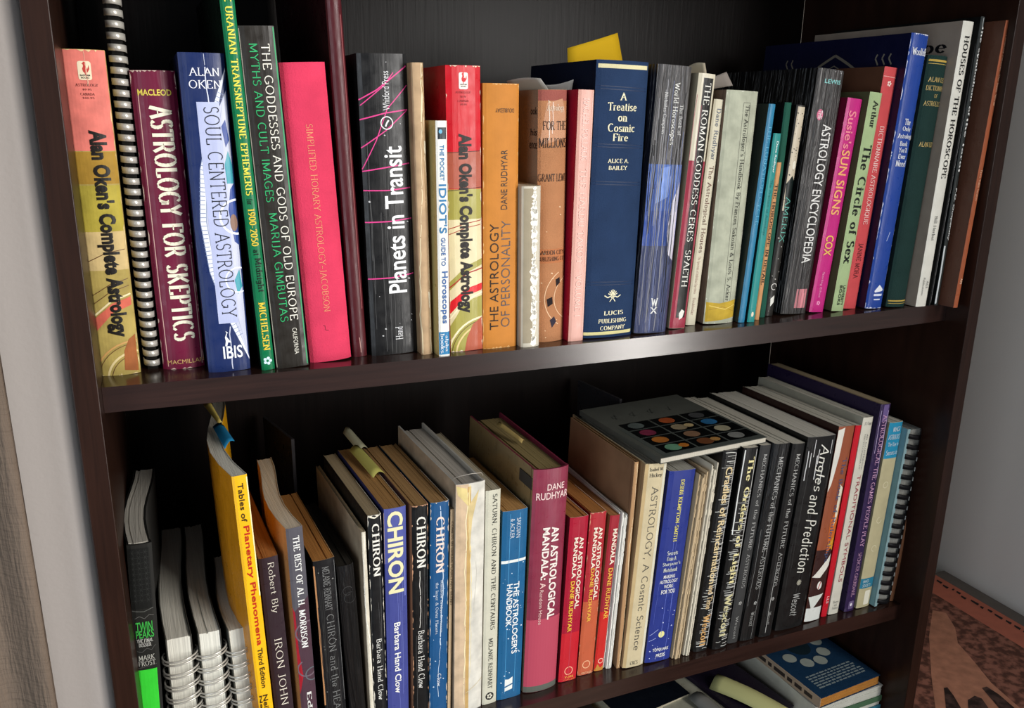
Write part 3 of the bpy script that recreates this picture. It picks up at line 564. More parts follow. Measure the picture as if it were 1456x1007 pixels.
{'k': 'book', 'l': 'thick paperback with vivid red top over olive and cream bands', 'p': (0.27141, 0.0374, -0.0031), 's': (0.02793, 0.155, 0.2221), 'r': (-0.0112, 0.0171), 'c': ('a30f1c', 'cc1a28', 'c01522', 'd4c098'), 'm': 'gloss', 'b': 0.8, 'sh': 1, 'a': [('r', 'b05c48', 0, 1, 63.0, 90.7), ('r', 'a8a04e', 0, 1, 91.3, 114.7), ('r', 'e3d6ac', 0, 1, 114.7, 222.7), ('l', '4a2a20', 0.5, [(0.0, 63.6), (1, 62.5)]), ('l', '4a2a20', 0.5, [(0.0, 92.4), (1, 90.2)]), ('l', 'a83c2c', 0.7, [(0, 121.9), (0.5, 118.0), (1, 115.8)]), ('l', 'a83c2c', 0.6, [(0, 126.3), (0.5, 121.3), (1, 119.1)]), ('p', 'a8a04e', [(0, 164.1), (0.5, 151.5), (1, 146.5), (1, 151.5), (0.5, 157.2), (0, 171.0)]), ('l', 'a82828', 1, [(0, 168.7), (0.5, 157.8), (1, 154.4)]), ('p', 'd81a24', [(0, 180.2), (0.5, 169.8), (1, 166.4), (1, 172.1), (0.5, 175.6), (0, 190.1)]), ('p', 'a8a04e', [(0, 200.1), (0.35, 184.9), (0.7, 178.5), (1, 176.7), (1, 222.7), (0, 222.7)]), ('l', 'f2e8c8', 1.2, [(0, 194.2), (0.4, 180.2), (1, 173.9)]), ('a', 'f0e4bc', 1.05, 225.7, 31, 1.6, 90, 180), ('a', '5a3a28', 1.05, 225.7, 28.5, 0.5, 90, 180), ('a', 'e2c98c', 1.05, 225.7, 25, 1.4, 90, 180), ('p', 'b5583c', [(0.42, 222.1), (0.5, 210.8), (0.68, 200.1), (1, 194.2), (1, 222.1)]), ('rr', 'f6ece0', 0.36, 0.62, 5.0, 17.1), ('rooster', 'd01c28', 0.48, 9.0, 4.2), ('w', 'efe0c4', 4)], 't': [('BANTAM\nBOOKS', 'bold', '222222', 'h', 0.4, 0.58, 13.1, 15.6), ('ASTROLOGY', 'serif', '7a0c16', 'h', 0.26, 0.7, 18.6, 20.1), ('$8.95', 'serif', '7a0c16', 'h', 0.4, 0.56, 21.7, 23.2), ('CANADA', 'serif', '7a0c16', 'h', 0.32, 0.64, 24.7, 26.3), ('$9.95', 'serif', '7a0c16', 'h', 0.4, 0.58, 27.3, 28.8), ("Alan Oken's Complete Astrology", 'cond', '1a120e', 'd', 0.22, 0.72, 49.4, 190.1)], 'edge': 'e8d8c0'},
{'k': 'book', 'l': 'plain orange paperback with black sans title reading upward', 'p': (0.30101, 0.0372, -0.0034), 's': (0.03029, 0.14, 0.2103), 'r': (-0.0035, 0.0186), 'c': ('b8702c', 'ca8338', 'c87f34', 'c8ac78'), 'm': 'matte', 'b': 1.6, 'sh': 1, 'a': [('w', 'e8b878', 5)], 't': [('DOUBLEDAY', 'sans', '2a1c14', 'f', 0.32, 0.84, 18.4, 21.5), ('DANE RUDHYAR', 'sans', '1c1612', 'u', 0.48, 0.66, 49.6, 95.9), ('THE ASTROLOGY', 'sans', '1c1612', 'u', 0.18, 0.42, 107.1, 194.2), ('OF PERSONALITY', 'sansl', '4a4a52', 'u', 0.5, 0.76, 104.8, 192.4)], 'edge': 'e0a860'},
{'k': 'book', 'l': 'short white paperback with shredded spine paper', 'p': (0.32604, 0.0308, -0.0034), 's': (0.01683, 0.11, 0.1328), 'r': (-0.0102, 0.0202), 'c': ('b8b0a0', 'd3cbb8', 'd8d0c0', 'c8bea4'), 'm': 'matte', 'b': 2.4, 'sh': 1, 'a': [('r', 'a89c84', 0.08, 0.55, 1.8, 129.3), ('torn', 'f4f0e4', 0.62, 1.8, 129.3, 9)], 't': []},
{'k': 'book', 'l': 'old brown cloth book with peeling tape and black serif capitals', 'p': (0.34984, 0.0412, -0.0034), 's': (0.0255, 0.15, 0.2068), 'r': (-0.0139, 0.0219), 'c': ('8a7460', 'b98058', '9a5a48', 'cbb68c'), 'm': 'cloth', 'b': 3.5, 'sh': 1, 'a': [('r', 'a05a50', 0, 1, -0.2, 8.3), ('p', 'cf9a78', [(0.05, 39.2), (0.25, 9.9), (0.8, 6.7), (0.95, 20.1), (0.95, 37.0), (0.1, 42.5)]), ('r', 'c07a50', 0.06, 0.96, 126.8, 138.7), ('s', 'e8c8a0', 14, 3), ('a', 'e8c098', 1.25, 169.4, 26, 0.7, 120, 240), ('a', 'e8c098', 1.35, 169.4, 20, 0.6, 115, 245), ('p', '2a2224', [(0.62, 153.0), (0.78, 151.2), (0.8, 156.0), (0.65, 159.0)]), ('p', '2a2224', [(0.3, 169.4), (0.5, 167.5), (0.52, 173.6), (0.34, 176.1)]), ('p', '3a3440', [(0.42, 187.8), (0.58, 184.7), (0.66, 189.6), (0.5, 194.6)]), ('crack', 'f0e4d8', 0.3, 7.8, 36.5, 2), ('crack', 'f0dcd0', 0.45, 9.4, 33.7, 12)], 't': [('Astrology', 'serif', 'f0e0c8', 'h', 0.25, 0.85, 11.0, 17.4), ('FOR THE', 'serif', '2a1c18', 'h', 0.13, 0.95, 23.9, 31.0), ('MILLIONS', 'serif', '2a1c18', 'h', 0.02, 0.98, 37.0, 44.7), ('GRANT LEWI', 'serif', '2a1c18', 'h', 0.0, 0.96, 65.3, 71.5), ('GARDEN CITY', 'serif', '2a1c18', 'h', 0.0, 0.96, 128.0, 131.5), ('PUBLISHING CO', 'serif', '2a1c18', 'h', 0.0, 0.96, 133.3, 136.9)], 'lt': [('ook', 'bold', '2a1c18', 0.0, 12.0, 13.1, 19.1), ('his', 'bold', '2a1c18', 0.0, 12.0, 29.9, 35.4), ('ence', 'bold', '2a1c18', 0.0, 14.0, 40.9, 45.8)]},
{'k': 'book', 'l': 'thin pale pink paperback with a red side cover and faded lettering', 'p': (0.37035, 0.0355, -0.0035), 's': (0.01419, 0.15, 0.2073), 'r': (0.0113, 0.0237), 'c': ('a01830', 'e2ab9c', 'd89a90', 'd8c8ac'), 'm': 'gloss', 'b': 0.4, 'sh': 1, 'a': [('l', 'f0d8cc', 0.5, [(0.93, 1.3), (0.93, 95.8), (0.93, 204.0)])], 't': [('RACHEL POLLACK', 'serif', 'f2d2c8', 'd', 0.3, 0.7, 6.7, 54.9), ('THE HARDU TAROT', 'serif', 'f0cec0', 'd', 0.3, 0.7, 61.7, 139.9), ('VOLUME I', 'serif', 'f0cec0', 'd', 0.3, 0.7, 148.8, 185.4)]},
{'k': 'hard', 'l': 'thick navy blue cloth hardcover with gilt lettering and gold bands', 'p': (0.40366, 0.0366, -0.0032), 's': (0.04912, 0.125, 0.2301), 'r': (0.0155, 0.0256), 'c': ('0b1428', '24395a', '14284a', 'c9bea0'), 'm': 'cloth', 'b': 3, 'sh': 1, 'a': [('r', 'e6dcae', 0.03, 0.97, 3.0, 6.2), ('r', 'e4da9c', 0.0, 0.97, 224.8, 227.6), ('l', '16294a', 0.6, [(0.02, 19.8), (0.98, 20.9)]), ('l', '16294a', 0.6, [(0.02, 22.0), (0.98, 23.1)]), ('l', '16294a', 0.6, [(0.02, 65.3), (0.98, 66.4)]), ('l', '16294a', 0.6, [(0.02, 67.6), (0.98, 68.7)]), ('l', '16294a', 0.6, [(0.02, 95.6), (0.98, 96.8)]), ('l', '16294a', 0.6, [(0.02, 97.9), (0.98, 99.1)]), ('l', '16294a', 0.6, [(0.02, 180.3), (0.98, 181.6)]), ('l', '16294a', 0.6, [(0.02, 182.8), (0.98, 184.0)]), ('palmette', 'efe9c4', 0.52, 192.7, 8)], 't': [('A', 'bserif', 'efe8c4', 'h', 0.44, 0.57, 24.7, 30.7), ('Treatise', 'bserif', 'efe8c4', 'h', 0.22, 0.78, 32.4, 39.0), ('on', 'bserif', 'efe8c4', 'h', 0.42, 0.6, 42.9, 47.4), ('Cosmic', 'bserif', 'efe8c4', 'h', 0.24, 0.76, 49.0, 55.7), ('Fire', 'bserif', 'efe8c4', 'h', 0.34, 0.64, 56.9, 63.1), ('ALICE A.', 'bserif', 'efe8c4', 'h', 0.27, 0.68, 77.2, 80.7), ('BAILEY', 'bserif', 'efe8c4', 'h', 0.3, 0.66, 82.9, 86.4), ('LUCIS', 'bserif', 'efe8c4', 'h', 0.36, 0.76, 206.4, 210.2), ('PUBLISHING', 'bserif', 'efe8c4', 'h', 0.26, 0.84, 213.4, 217.2), ('COMPANY', 'bserif', 'efe8c4', 'h', 0.3, 0.82, 219.7, 223.5)]},
{'k': 'book', 'l': 'wrinkled laminated paperback, grey above and streaky blue sky below, right of the navy hardcover', 'p': (0.44557, 0.0345, -0.0028), 's': (0.03356, 0.16, 0.2279), 'r': (0.0433, 0.0275), 'c': ('1a1c28', '4e4c4c', '33343c', 'c4b898'), 'm': 'wrinkle', 'b': 2.5, 'sh': 1, 'a': [('r', '4a6cb8', 0, 1, 80.3, 96.7), ('r', '3f60b0', 0, 1, 96.7, 119.4), ('r', '34509c', 0, 1, 119.4, 149.8), ('r', '3c4468', 0, 1, 149.8, 228.7), ('p', 'd6d2e0', [(0.98, 94.4), (0.75, 113.4), (0.68, 137.6), (0.78, 157.2), (0.98, 163.4)]), ('p', '7a98dc', [(0.3, 83.8), (0.6, 81.4), (0.6, 107.4), (0.25, 113.4)]), ('c', '121214', 14, 21, 0.5), ('c', '8c8c90', 18, 22, 0.5), ('c', '7a86b0', 5, 25, 0.4)], 't': [('The Book of', 'serif', 'd8d8d4', 'd', 0.7, 0.82, 30.9, 55.9), ('World Horoscopes', 'serif', 'efefe8', 'd', 0.45, 0.64, 13.5, 64.0), ('Nicholas Campion', 'serif', 'd8d8d4', 'd', 0.2, 0.32, 21.9, 55.3), ('W', 'bserif', 'ececea', 'h', 0.38, 0.6, 196.0, 203.6), ('X', 'bserif', 'ececea', 'h', 0.38, 0.6, 204.2, 210.0)]},
{'k': 'book', 'l': 'paperback with white capitals on a black strip, cream above and red below', 'p': (0.478, 0.0415, -0.0029), 's': (0.0174, 0.15, 0.2229), 'r': (0.0628, 0.0293), 'c': ('b0a68c', 'dcd4bc', 'c8c0a8', 'c8bea0'), 'm': 'gloss', 'b': 1, 'sh': 1, 'a': [('r', 'a43a4c', 0, 1, 72.8, 223.5), ('r', '1a1a18', 0.28, 0.86, 3.6, 212.9), ('p', 'eceae0', [(0.45, 209.0), (0.6, 205.1), (0.8, 207.0), (0.7, 212.9), (0.5, 214.9)]), ('c', 'b05060', 5, 31, 0.3)], 't': [('THE ROMAN GODDESS CERES', 'serif', 'f0eee4', 'd', 0.38, 0.74, 7.6, 143.4), ('SPAETH', 'serif', 'f0eee4', 'd', 0.38, 0.74, 151.0, 184.2)]},
{'k': 'book', 'l': 'thin cream paperback with grey-blue author name and rust title', 'p': (0.49728, 0.0485, -0.003), 's': (0.01087, 0.14, 0.2024), 'r': (0.0684, 0.0309), 'c': ('8a7c68', 'd9d2ba', 'cac2aa', 'c8bea0'), 'm': 'matte', 'b': 0.8, 'sh': 1, 'a': [], 't': [('Dane Rudhyar', 'serif', '4c5a74', 'd', 0.22, 0.72, 8.0, 52.0), ('The Astrological Houses', 'serif', '6a4438', 'd', 0.22, 0.72, 56.9, 134.9), ('The Spectrum of Individual Experience', 'serifl', '8a4c40', 'd', 0.25, 0.6, 138.2, 172.8), ('Doubleday', 'serifl', '8a4c40', 'd', 0.25, 0.6, 176.8, 192.8)]},
{'k': 'hard', 'l': 'pale grey-green cloth hardcover, boxed black title, yellow tape at its foot', 'p': (0.5264, 0.0432, -0.0027), 's': (0.03476, 0.145, 0.2094), 'r': (0.0307, 0.0324), 'c': ('6c5a4e', 'b9bca6', 'a2a694', 'b8ac90'), 'm': 'worn', 'b': 3, 'sh': 1, 'a': [('l', '3a3a34', 0.35, [(0.5, 10.1), (0.5, 104.6), (0.52, 189.3)]), ('l', '3a3a34', 0.35, [(0.72, 10.1), (0.72, 104.6), (0.75, 189.3)]), ('l', '3a3a34', 0.35, [(0.5, 10.1), (0.72, 10.1)]), ('p', 'c9a83a', [(0.02, 188.6), (0.4, 190.0), (0.98, 187.3), (0.99, 204.1), (0.5, 206.1), (0.03, 207.5)]), ('l', 'a8842a', 0.6, [(0.1, 196.0), (0.5, 193.3), (0.95, 198.7)]), ('l', 'e8cf70', 0.6, [(0.1, 192.0), (0.6, 196.0), (0.95, 192.0)]), ('w', 'd8d8c8', 8)], 't': [("The Astrologer's Handbook By Frances Sakoian & Louis S. Acker", 'serif', '2c2c28', 'd', 0.54, 0.7, 11.9, 187.9)]},
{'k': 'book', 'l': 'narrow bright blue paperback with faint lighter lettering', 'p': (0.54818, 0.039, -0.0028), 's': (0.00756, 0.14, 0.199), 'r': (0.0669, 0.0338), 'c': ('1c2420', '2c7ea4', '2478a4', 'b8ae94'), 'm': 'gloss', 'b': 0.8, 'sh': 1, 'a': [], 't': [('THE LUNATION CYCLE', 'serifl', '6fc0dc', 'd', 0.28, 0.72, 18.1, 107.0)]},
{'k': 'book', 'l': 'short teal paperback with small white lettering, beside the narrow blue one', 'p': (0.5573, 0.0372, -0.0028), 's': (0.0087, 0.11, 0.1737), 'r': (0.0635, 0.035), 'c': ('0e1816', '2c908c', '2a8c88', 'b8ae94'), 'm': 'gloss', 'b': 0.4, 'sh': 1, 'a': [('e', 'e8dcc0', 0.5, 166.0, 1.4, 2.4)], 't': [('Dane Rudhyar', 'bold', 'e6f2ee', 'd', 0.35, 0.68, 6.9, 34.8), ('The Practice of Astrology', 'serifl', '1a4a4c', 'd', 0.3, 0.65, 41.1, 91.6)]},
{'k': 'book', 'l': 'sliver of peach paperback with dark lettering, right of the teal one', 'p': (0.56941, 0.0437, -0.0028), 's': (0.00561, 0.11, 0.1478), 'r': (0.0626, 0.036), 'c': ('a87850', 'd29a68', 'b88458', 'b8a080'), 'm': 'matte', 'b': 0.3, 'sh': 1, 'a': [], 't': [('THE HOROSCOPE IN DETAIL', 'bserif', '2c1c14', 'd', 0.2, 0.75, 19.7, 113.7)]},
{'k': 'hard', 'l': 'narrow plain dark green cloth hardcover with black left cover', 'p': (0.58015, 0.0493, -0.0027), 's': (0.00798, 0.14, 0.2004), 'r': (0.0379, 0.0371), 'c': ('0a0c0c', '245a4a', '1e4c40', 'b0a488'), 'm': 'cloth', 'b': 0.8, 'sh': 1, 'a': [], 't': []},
{'k': 'book', 'l': 'battered black and cream paperback with chipped spine and aqua lettering', 'p': (0.58971, 0.0508, -0.0023), 's': (0.01037, 0.12, 0.1984), 'r': (0.0758, 0.0384), 'c': ('0e0e0c', '2a2825', '201e1c', 'b8ac90'), 'm': 'gloss', 'b': 1.5, 'sh': 1, 'a': [('r', 'cfc2aa', 0.1, 1, 1.5, 96.5), ('s', '1c1a18', 34, 7, 1.5, 99.8), ('e', 'e8e2d0', 0.62, 54.1, 2, 4), ('p', '0e1a18', [(0.1, 71.5), (0.6, 63.8), (1, 68.9), (1, 96.5), (0.3, 103.1)]), ('s', 'b8b4ac', 16, 8, 96.5, 197.2), ('a', 'e8e4dc', 0.5, 169.4, 3, 0.6, 0, 300), ('p', 'eceae0', [(0.3, 181.2), (0.7, 177.7), (0.75, 184.7), (0.4, 188.8)])], 't': [('AMERIX', 'serifl', '68b8a8', 'd', 0.25, 0.85, 83.3, 126.5)]},
{'k': 'book', 'l': 'thick creased black paperback with condensed white capitals and a pink badge', 'p': (0.617, 0.0464, -0.0014), 's': (0.0323, 0.16, 0.2294), 'r': (0.0673, 0.0399), 'c': ('0b0b0d', '3a3837', '2a2828', 'b8ae94'), 'm': 'wrinkle', 'b': 2, 'sh': 1, 'a': [('e', 'd8688c', 0.27, 40.8, 3.4, 5), ('r', 'd98890', 0.42, 0.86, 204.6, 223.5), ('l', 'b05060', 0.4, [(0.64, 205.3), (0.64, 222.8)]), ('c', '1c1a1a', 12, 41, 0.5), ('c', '6c6866', 14, 42, 0.35), ('s', 'd8d8d8', 5, 9, 0.9, 19.5)], 't': [('LEWIS', 'bold', '8fd0cc', 'h', 0.25, 0.86, 8.9, 12.7), ('THE', 'bold', 'f0dce0', 'd', 0.2, 0.34, 37.0, 44.6), ('ASTROLOGY ENCYCLOPEDIA', 'cond2', 'ecebe6', 'd', 0.42, 0.78, 49.0, 179.0)]},
{'k': 'book', 'l': 'magenta paperback with rounded pink and gold lettering', 'p': (0.64289, 0.045, -0.0014), 's': (0.01831, 0.13, 0.2046), 'r': (0.094, 0.0419), 'c': ('701030', 'c82a80', 'c02080', 'c8bca4'), 'm': 'gloss', 'b': 0.4, 'sh': 1, 'a': [('flower', 'f4a0c8', 0.5, 195.3, 2.6)], 't': [("Susie's", 'bold', 'f08a98', 'd', 0.2, 0.72, 11.4, 46.2), ('SUN SIGNS', 'bold', 'f2b070', 'd', 0.2, 0.76, 47.5, 108.6), ('COX', 'bold', 'eebe60', 'd', 0.2, 0.74, 128.4, 148.3), ('Sterling Ethos', 'sans', 'f0a8cc', 'd', 0.35, 0.55, 164.3, 189.6)]},
{'k': 'book', 'l': 'pale green paperback with fat black swash title', 'p': (0.6669, 0.0415, -0.0014), 's': (0.0158, 0.14, 0.2102), 'r': (0.08, 0.0446), 'c': ('56563c', 'a9be8c', '98ac80', 'c8bca4'), 'm': 'matte', 'b': 0.4, 'sh': 1, 'a': [], 't': [('Arthur', 'bserif', '1c2018', 'd', 0.35, 0.75, 7.4, 32.4), ('The Circle of Sex', 'bserif', '161a14', 'd', 0.22, 0.86, 48.1, 162.4), ('UNIVERSITY', 'bold', '1c2018', 'd', 0.55, 0.78, 184.2, 204.1), ('BOOKS', 'bold', '1c2018', 'd', 0.3, 0.5, 184.2, 204.1)]},
{'k': 'book', 'l': 'coral red paperback with white capitals and an orange author name', 'p': (0.6864, 0.0454, -0.0012), 's': (0.01699, 0.15, 0.2332), 'r': (0.0689, 0.048), 'c': ('5c3c2c', 'cf4f52', 'c04448', 'c8bca4'), 'm': 'matte', 'b': 0.4, 'sh': 1, 'a': [('l', 'f0b8b0', 0.5, [(0.03, 8.6), (0.97, 9.2)]), ('flower', 'f4e0d4', 0.5, 15.0, 3)], 't': [('DICTIONNAIRE ASTROLOGIQUE', 'serif', 'f2dcd4', 'd', 0.28, 0.68, 54.4, 148.1), ('JANINE MORA', 'serif', '3a1418', 'd', 0.28, 0.66, 166.9, 202.2)]},
{'k': 'book', 'l': 'royal blue paperback with chipped white edges and navy illustrated cover', 'p': (0.70932, 0.0355, -0.0007), 's': (0.02305, 0.198, 0.2625), 'r': (0.0583, 0.052), 'c': ('0e1030', '24469a', '1c3c94', 'c0bcb0'), 'm': 'gloss', 'b': 2, 'sh': 1, 'a': [('w', 'e4e6ee', 13), ('w', 'e4e6ee', 14), ('p', 'eef0f6', [(0.3, 244.6), (0.55, 238.2), (0.82, 243.2), (0.8, 244.6), (0.34, 246.1)]), ('r', 'dfe4f4', 0.3, 0.8, 247.5, 249.7), ('r', 'dfe4f4', 0.34, 0.72, 252.6, 254.0), ('l', 'c8d4f4', 0.6, [(0.5, 194.3), (0.62, 185.2)])], 't': [('Woolfolk', 'bserif', 'eef0f6', 'h', 0.12, 0.95, 12.5, 19.4), ('The', 'bserif', 'eef0f6', 'h', 0.35, 0.7, 76.9, 82.8), ('Only', 'bserif', 'eef0f6', 'h', 0.3, 0.78, 84.1, 89.3), ('Astrology', 'bserif', 'eef0f6', 'h', 0.12, 0.96, 90.6, 96.5), ('Book', 'bserif', 'eef0f6', 'h', 0.3, 0.74, 97.9, 102.5), ("You'll", 'bserif', 'eef0f6', 'h', 0.28, 0.78, 103.8, 108.5), ('Ever', 'bserif', 'eef0f6', 'h', 0.32, 0.76, 109.8, 114.4), ('Need', 'bserif', 'eef0f6', 'h', 0.25, 0.84, 115.8, 121.8)], 'edge': 'e8e8ee'},
{'k': 'hard', 'l': 'dark green cloth hardcover with gilt capitals and rounded spine', 'p': (0.73684, 0.0315, -0.0004), 's': (0.02684, 0.15, 0.2432), 'r': (0.0484, 0.0563), 'c': ('0e1a18', '1c3632', '1c3834', 'b8ac90'), 'm': 'cloth', 'b': 4, 'sh': 1, 'a': [('r', 'c9a850', 0.04, 0.94, 3.7, 5.6), ('l', 'c9a850', 0.5, [(0.04, 7.5), (0.94, 7.5)]), ('r', 'c8a850', 0.04, 0.92, 236.2, 237.6), ('l', 'c9a850', 0.4, [(0.04, 239.5), (0.92, 239.5)])], 't': [('ALAN LEO', 'serif', 'd4b870', 'h', 0.1, 0.96, 19.6, 24.1), ('DICTIONARY', 'serif', 'd4b870', 'h', 0.08, 0.96, 27.3, 31.8), ('OF', 'serif', 'd4b870', 'h', 0.45, 0.62, 35.0, 38.3), ('ASTROLOGY', 'serif', 'd4b870', 'h', 0.08, 0.98, 41.5, 46.1), ('ALAN LEO', 'serif', 'd4b870', 'h', 0.16, 0.9, 79.6, 84.2)]},
{'k': 'book', 'l': 'white-spined paperback with spaced black serif capitals and taupe cover', 'p': (0.76136, 0.025, -0.0004), 's': (0.01497, 0.186, 0.2742), 'r': (0.0323, 0.0603), 'c': ('9c8e80', 'e6e4d8', 'cfccc0', 'c8bea8'), 'm': 'matte', 'b': 0.3, 'sh': 1, 'a': [], 't': [('HOUSES OF THE HOROSCOPE', 'bserif', '1a1a1a', 'd', 0.3, 0.72, 12.9, 145.4), ('Bill Herbst', 'serif', '2a2a2a', 'd', 0.34, 0.62, 182.5, 206.4), ('ACS', 'sans', '2a2a2a', 'd', 0.6, 0.8, 247.9, 255.2), ('Publications', 'sans', '2a2a2a', 'd', 0.25, 0.42, 244.3, 262.4)], 'lt': [('pe', 'bserif', '141414', 12.0, 40.0, 19.8, 31.2)]},
{'k': 'book', 'l': 'thin black stapled booklet left of the lettered black spine', 'p': (0.77326, 0.025, -0.0004), 's': (0.0022, 0.17, 0.255), 'r': (0.0409, 0.0638), 'c': ('101010', '1c1c1c', '181818', '8a8478'), 'm': 'gloss', 'b': 0.2, 'sh': 1, 'a': [('l', 'c8c8c8', 0.3, [(0.8, 1.3), (0.8, 251.6)])], 't': []},
{'k': 'book', 'l': 'tallest black thin spine on the upper shelf with rough white lettering', 'p': (0.78147, 0.0235, -0.0003), 's': (0.00536, 0.18, 0.2788), 'r': (0.0167, 0.0665), 'c': ('101212', '2c302f', '222626', 'a8a294'), 'm': 'gloss', 'b': 0.6, 'sh': 1, 'a': [('l', 'c8ccca', 0.6, [(0.5, 1.1), (0.5, 10.4)]), ('l', 'd8dcda', 1.2, [(0.15, 217.4), (0.18, 246.2), (0.12, 277.1)])], 't': [('the symbolism of', 'bserif', 'eeeeea', 'd', 0.22, 0.8, 9.2, 90.6), ('the tarot', 'bserif', 'e8e8e4', 'd', 0.25, 0.72, 92.6, 144.2), ('P.D. Ouspensky', 'bold', 'e4e4e0', 'd', 0.25, 0.8, 159.9, 211.7)]},
{'k': 'book', 'l': 'copper-spined brown album projecting beyond the shelf front, last on the right', 'p': (0.7899, 0.0075, -0.0001), 's': (0.0065, 0.2, 0.2747), 'r': (0.0388, 0.0687), 'c': ('5a382a', 'a85c3c', '8a4c34', '7a6858'), 'm': 'gloss', 'b': 0.2, 'sh': 1, 'a': [('l', '6a4434', 0.0, [(0.5, 0.7), (0.5, 1.3)])], 't': [('Planetary Patterns: The Inner World', 'serif', 'f0c8a8', 'd', 0.25, 0.72, 13.1, 76.6), ('Press Yukio Services', 'serif', 'f0c8a8', 'd', 0.25, 0.72, 137.4, 167.3), ('APS', 'bold', 'f0c8a8', 'd', 0.25, 0.72, 244.5, 250.3)]},
{'k': 'hard', 'l': 'black dossier hardcover with patterned sleeve, green letters and a neon green block', 'p': (0.0026, 0.042, -0.356), 's': (0.0174, 0.15, 0.2261), 'r': (0.0368, 0.0), 'c': ('0e0e0e', '242422', '3a3a38', 'a8a49a'), 'm': 'matte', 'b': 1, 'sh': 2, 'a': [('r', '1a1b1a', 0.02, 0.88, 3.1, 54.4), ('hex', '2e302e', 0.06, 0.86, 4.3, 51.9), ('l', '5a5c58', 0.6, [(0.02, 55.6), (0.5, 56.8), (0.88, 54.4)]), ('l', '6a6a66', 0.35, [(0.1, 62.3), (0.3, 60.5), (0.5, 62.9), (0.7, 59.9), (0.88, 61.1)]), ('l', '5a5a58', 0.35, [(0.1, 90.8), (0.3, 92.0), (0.5, 88.9), (0.7, 90.8), (0.86, 87.0)]), ('r', '3ad43a', 0.03, 0.86, 107.8, 219.1), ('l', '5a5a56', 0.35, [(0.06, 105.9), (0.86, 104.0)])], 't': [('TWIN', 'bold', '3fb04a', 'h', 0.12, 0.8, 65.4, 74.0), ('PEAKS', 'bold', '3fb04a', 'h', 0.1, 0.84, 72.8, 79.6), ('THE FINAL', 'serif', 'e4e4de', 'h', 0.12, 0.78, 80.2, 83.3), ('DOSSIER', 'serif', 'e4e4de', 'h', 0.2, 0.7, 83.9, 87.0), ('MARK', 'serif', 'c4c4bc', 'h', 0.14, 0.8, 94.6, 99.0), ('FROST', 'serif', 'c4c4bc', 'h', 0.12, 0.82, 99.6, 104.0)], 'bend': -0.004, 'pagesup': 0.004},
{'k': 'wire', 'l': 'first wire-bound page stack from the dossier, creamy white', 'p': (0.03, 0.052, -0.356), 's': (0.0203, 0.2, 0.1359), 'r': (0.0063, 0.0145), 'c': ('4a4a44', 'd8d6cc', '46443e', 'd4d2c6'), 'm': 'matte', 'b': 0, 'sh': 2, 'a': [], 't': [], 'bend': -0.003},
{'k': 'wire', 'l': 'second wire-bound page stack, in the middle of three', 'p': (0.0541, 0.052, -0.3559), 's': (0.018, 0.2, 0.1351), 'r': (-0.0007, 0.028), 'c': ('4a4a44', 'd8d6cc', '46443e', 'd4d2c6'), 'm': 'matte', 'b': 0, 'sh': 2, 'a': [], 't': [], 'bend': -0.003},
{'k': 'wire', 'l': 'third wire-bound page stack, against the yellow book', 'p': (0.07824, 0.052, -0.3555), 's': (0.01438, 0.13, 0.1324), 'r': (-0.0245, 0.0397), 'c': ('4a4a44', 'd8d6cc', '46443e', 'd4d2c6'), 'm': 'matte', 'b': 0, 'sh': 2, 'a': [], 't': [], 'bend': -0.003},
{'k': 'book', 'l': 'tall yellow paperback with black and red title and a blue flag on top', 'p': (0.09383, 0.035, -0.3554), 's': (0.01134, 0.2, 0.2726), 'r': (-0.0294, 0.0492), 'c': ('d88c14', 'f2b81c', 'e0a010', 'cfcabc'), 'm': 'gloss', 'b': 0.3, 'sh': 2, 'a': [('l', 'f6e8b0', 0.9, [(0.96, 2.2), (0.96, 106.0), (0.96, 314.5)])], 't': [('Tables of', 'bold', '3c2c10', 'd', 0.32, 0.68, 6.3, 39.0), ('Planetary Phenomena', 'bold', 'b82018', 'd', 0.28, 0.76, 42.6, 150.3), ('Third Edition', 'bold', '2c2414', 'd', 0.36, 0.7, 152.9, 190.7), ('Neil F. Michelsen', 'bold', '2c2414', 'd', 0.36, 0.7, 197.6, 259.0), ('Neptune', 'bold', '2c2414', 'd', 0.05, 0.3, 197.6, 233.9)], 'bend': -0.009},
{'k': 'book', 'l': 'dark purple-brown paperback with thin cream capitals, orange page tops', 'p': (0.1091, 0.045, -0.3552), 's': (0.0154, 0.14, 0.1939), 'r': (-0.03, 0.0563), 'c': ('2a1c20', '33262c', '2a2028', 'a8703c'), 'm': 'gloss', 'b': 0.4, 'sh': 2, 'a': [], 't': [('Robert Bly', 'serifl', 'dcd4c4', 'd', 0.36, 0.76, 4.6, 51.5), ('IRON JOHN', 'serifl', 'e0d8c8', 'd', 0.34, 0.74, 75.6, 140.9)]},
{'k': 'book', 'l': 'grey paperback with bold white serif title and red flame swirl', 'p': (0.1288, 0.042, -0.3552), 's': (0.0134, 0.154, 0.2177), 'r': (-0.0182, 0.0612), 'c': ('c88c54', '55535a', '4a484e', 'c4b8a4'), 'm': 'gloss', 'b': 0.3, 'sh': 2, 'a': [('p', '4c3640', [(0, 77.4), (1, 64.1), (1, 279.0), (0, 279.0)]), ('p', 'a0202c', [(0, 72.1), (0.12, 77.4), (0.3, 97.5), (0.15, 114.6), (0.3, 138.8), (0.02, 156.5)]), ('a', '6e5c66', 0.8, 97.5, 10, 1.2, 0, 260), ('a', '6e5c66', 0.6, 131.9, 8, 1.2, 120, 330), ('a', '5c6468', 0.9, 138.8, 6, 1, 0, 300)], 't': [('THE BEST OF AL H. MORRISON', 'bserif', 'ecebe6', 'd', 0.35, 0.75, 7.4, 111.8), ('Editor', 'bserif', 'dcdad4', 'd', 0.4, 0.7, 155.7, 196.1)], 'bend': -0.005},
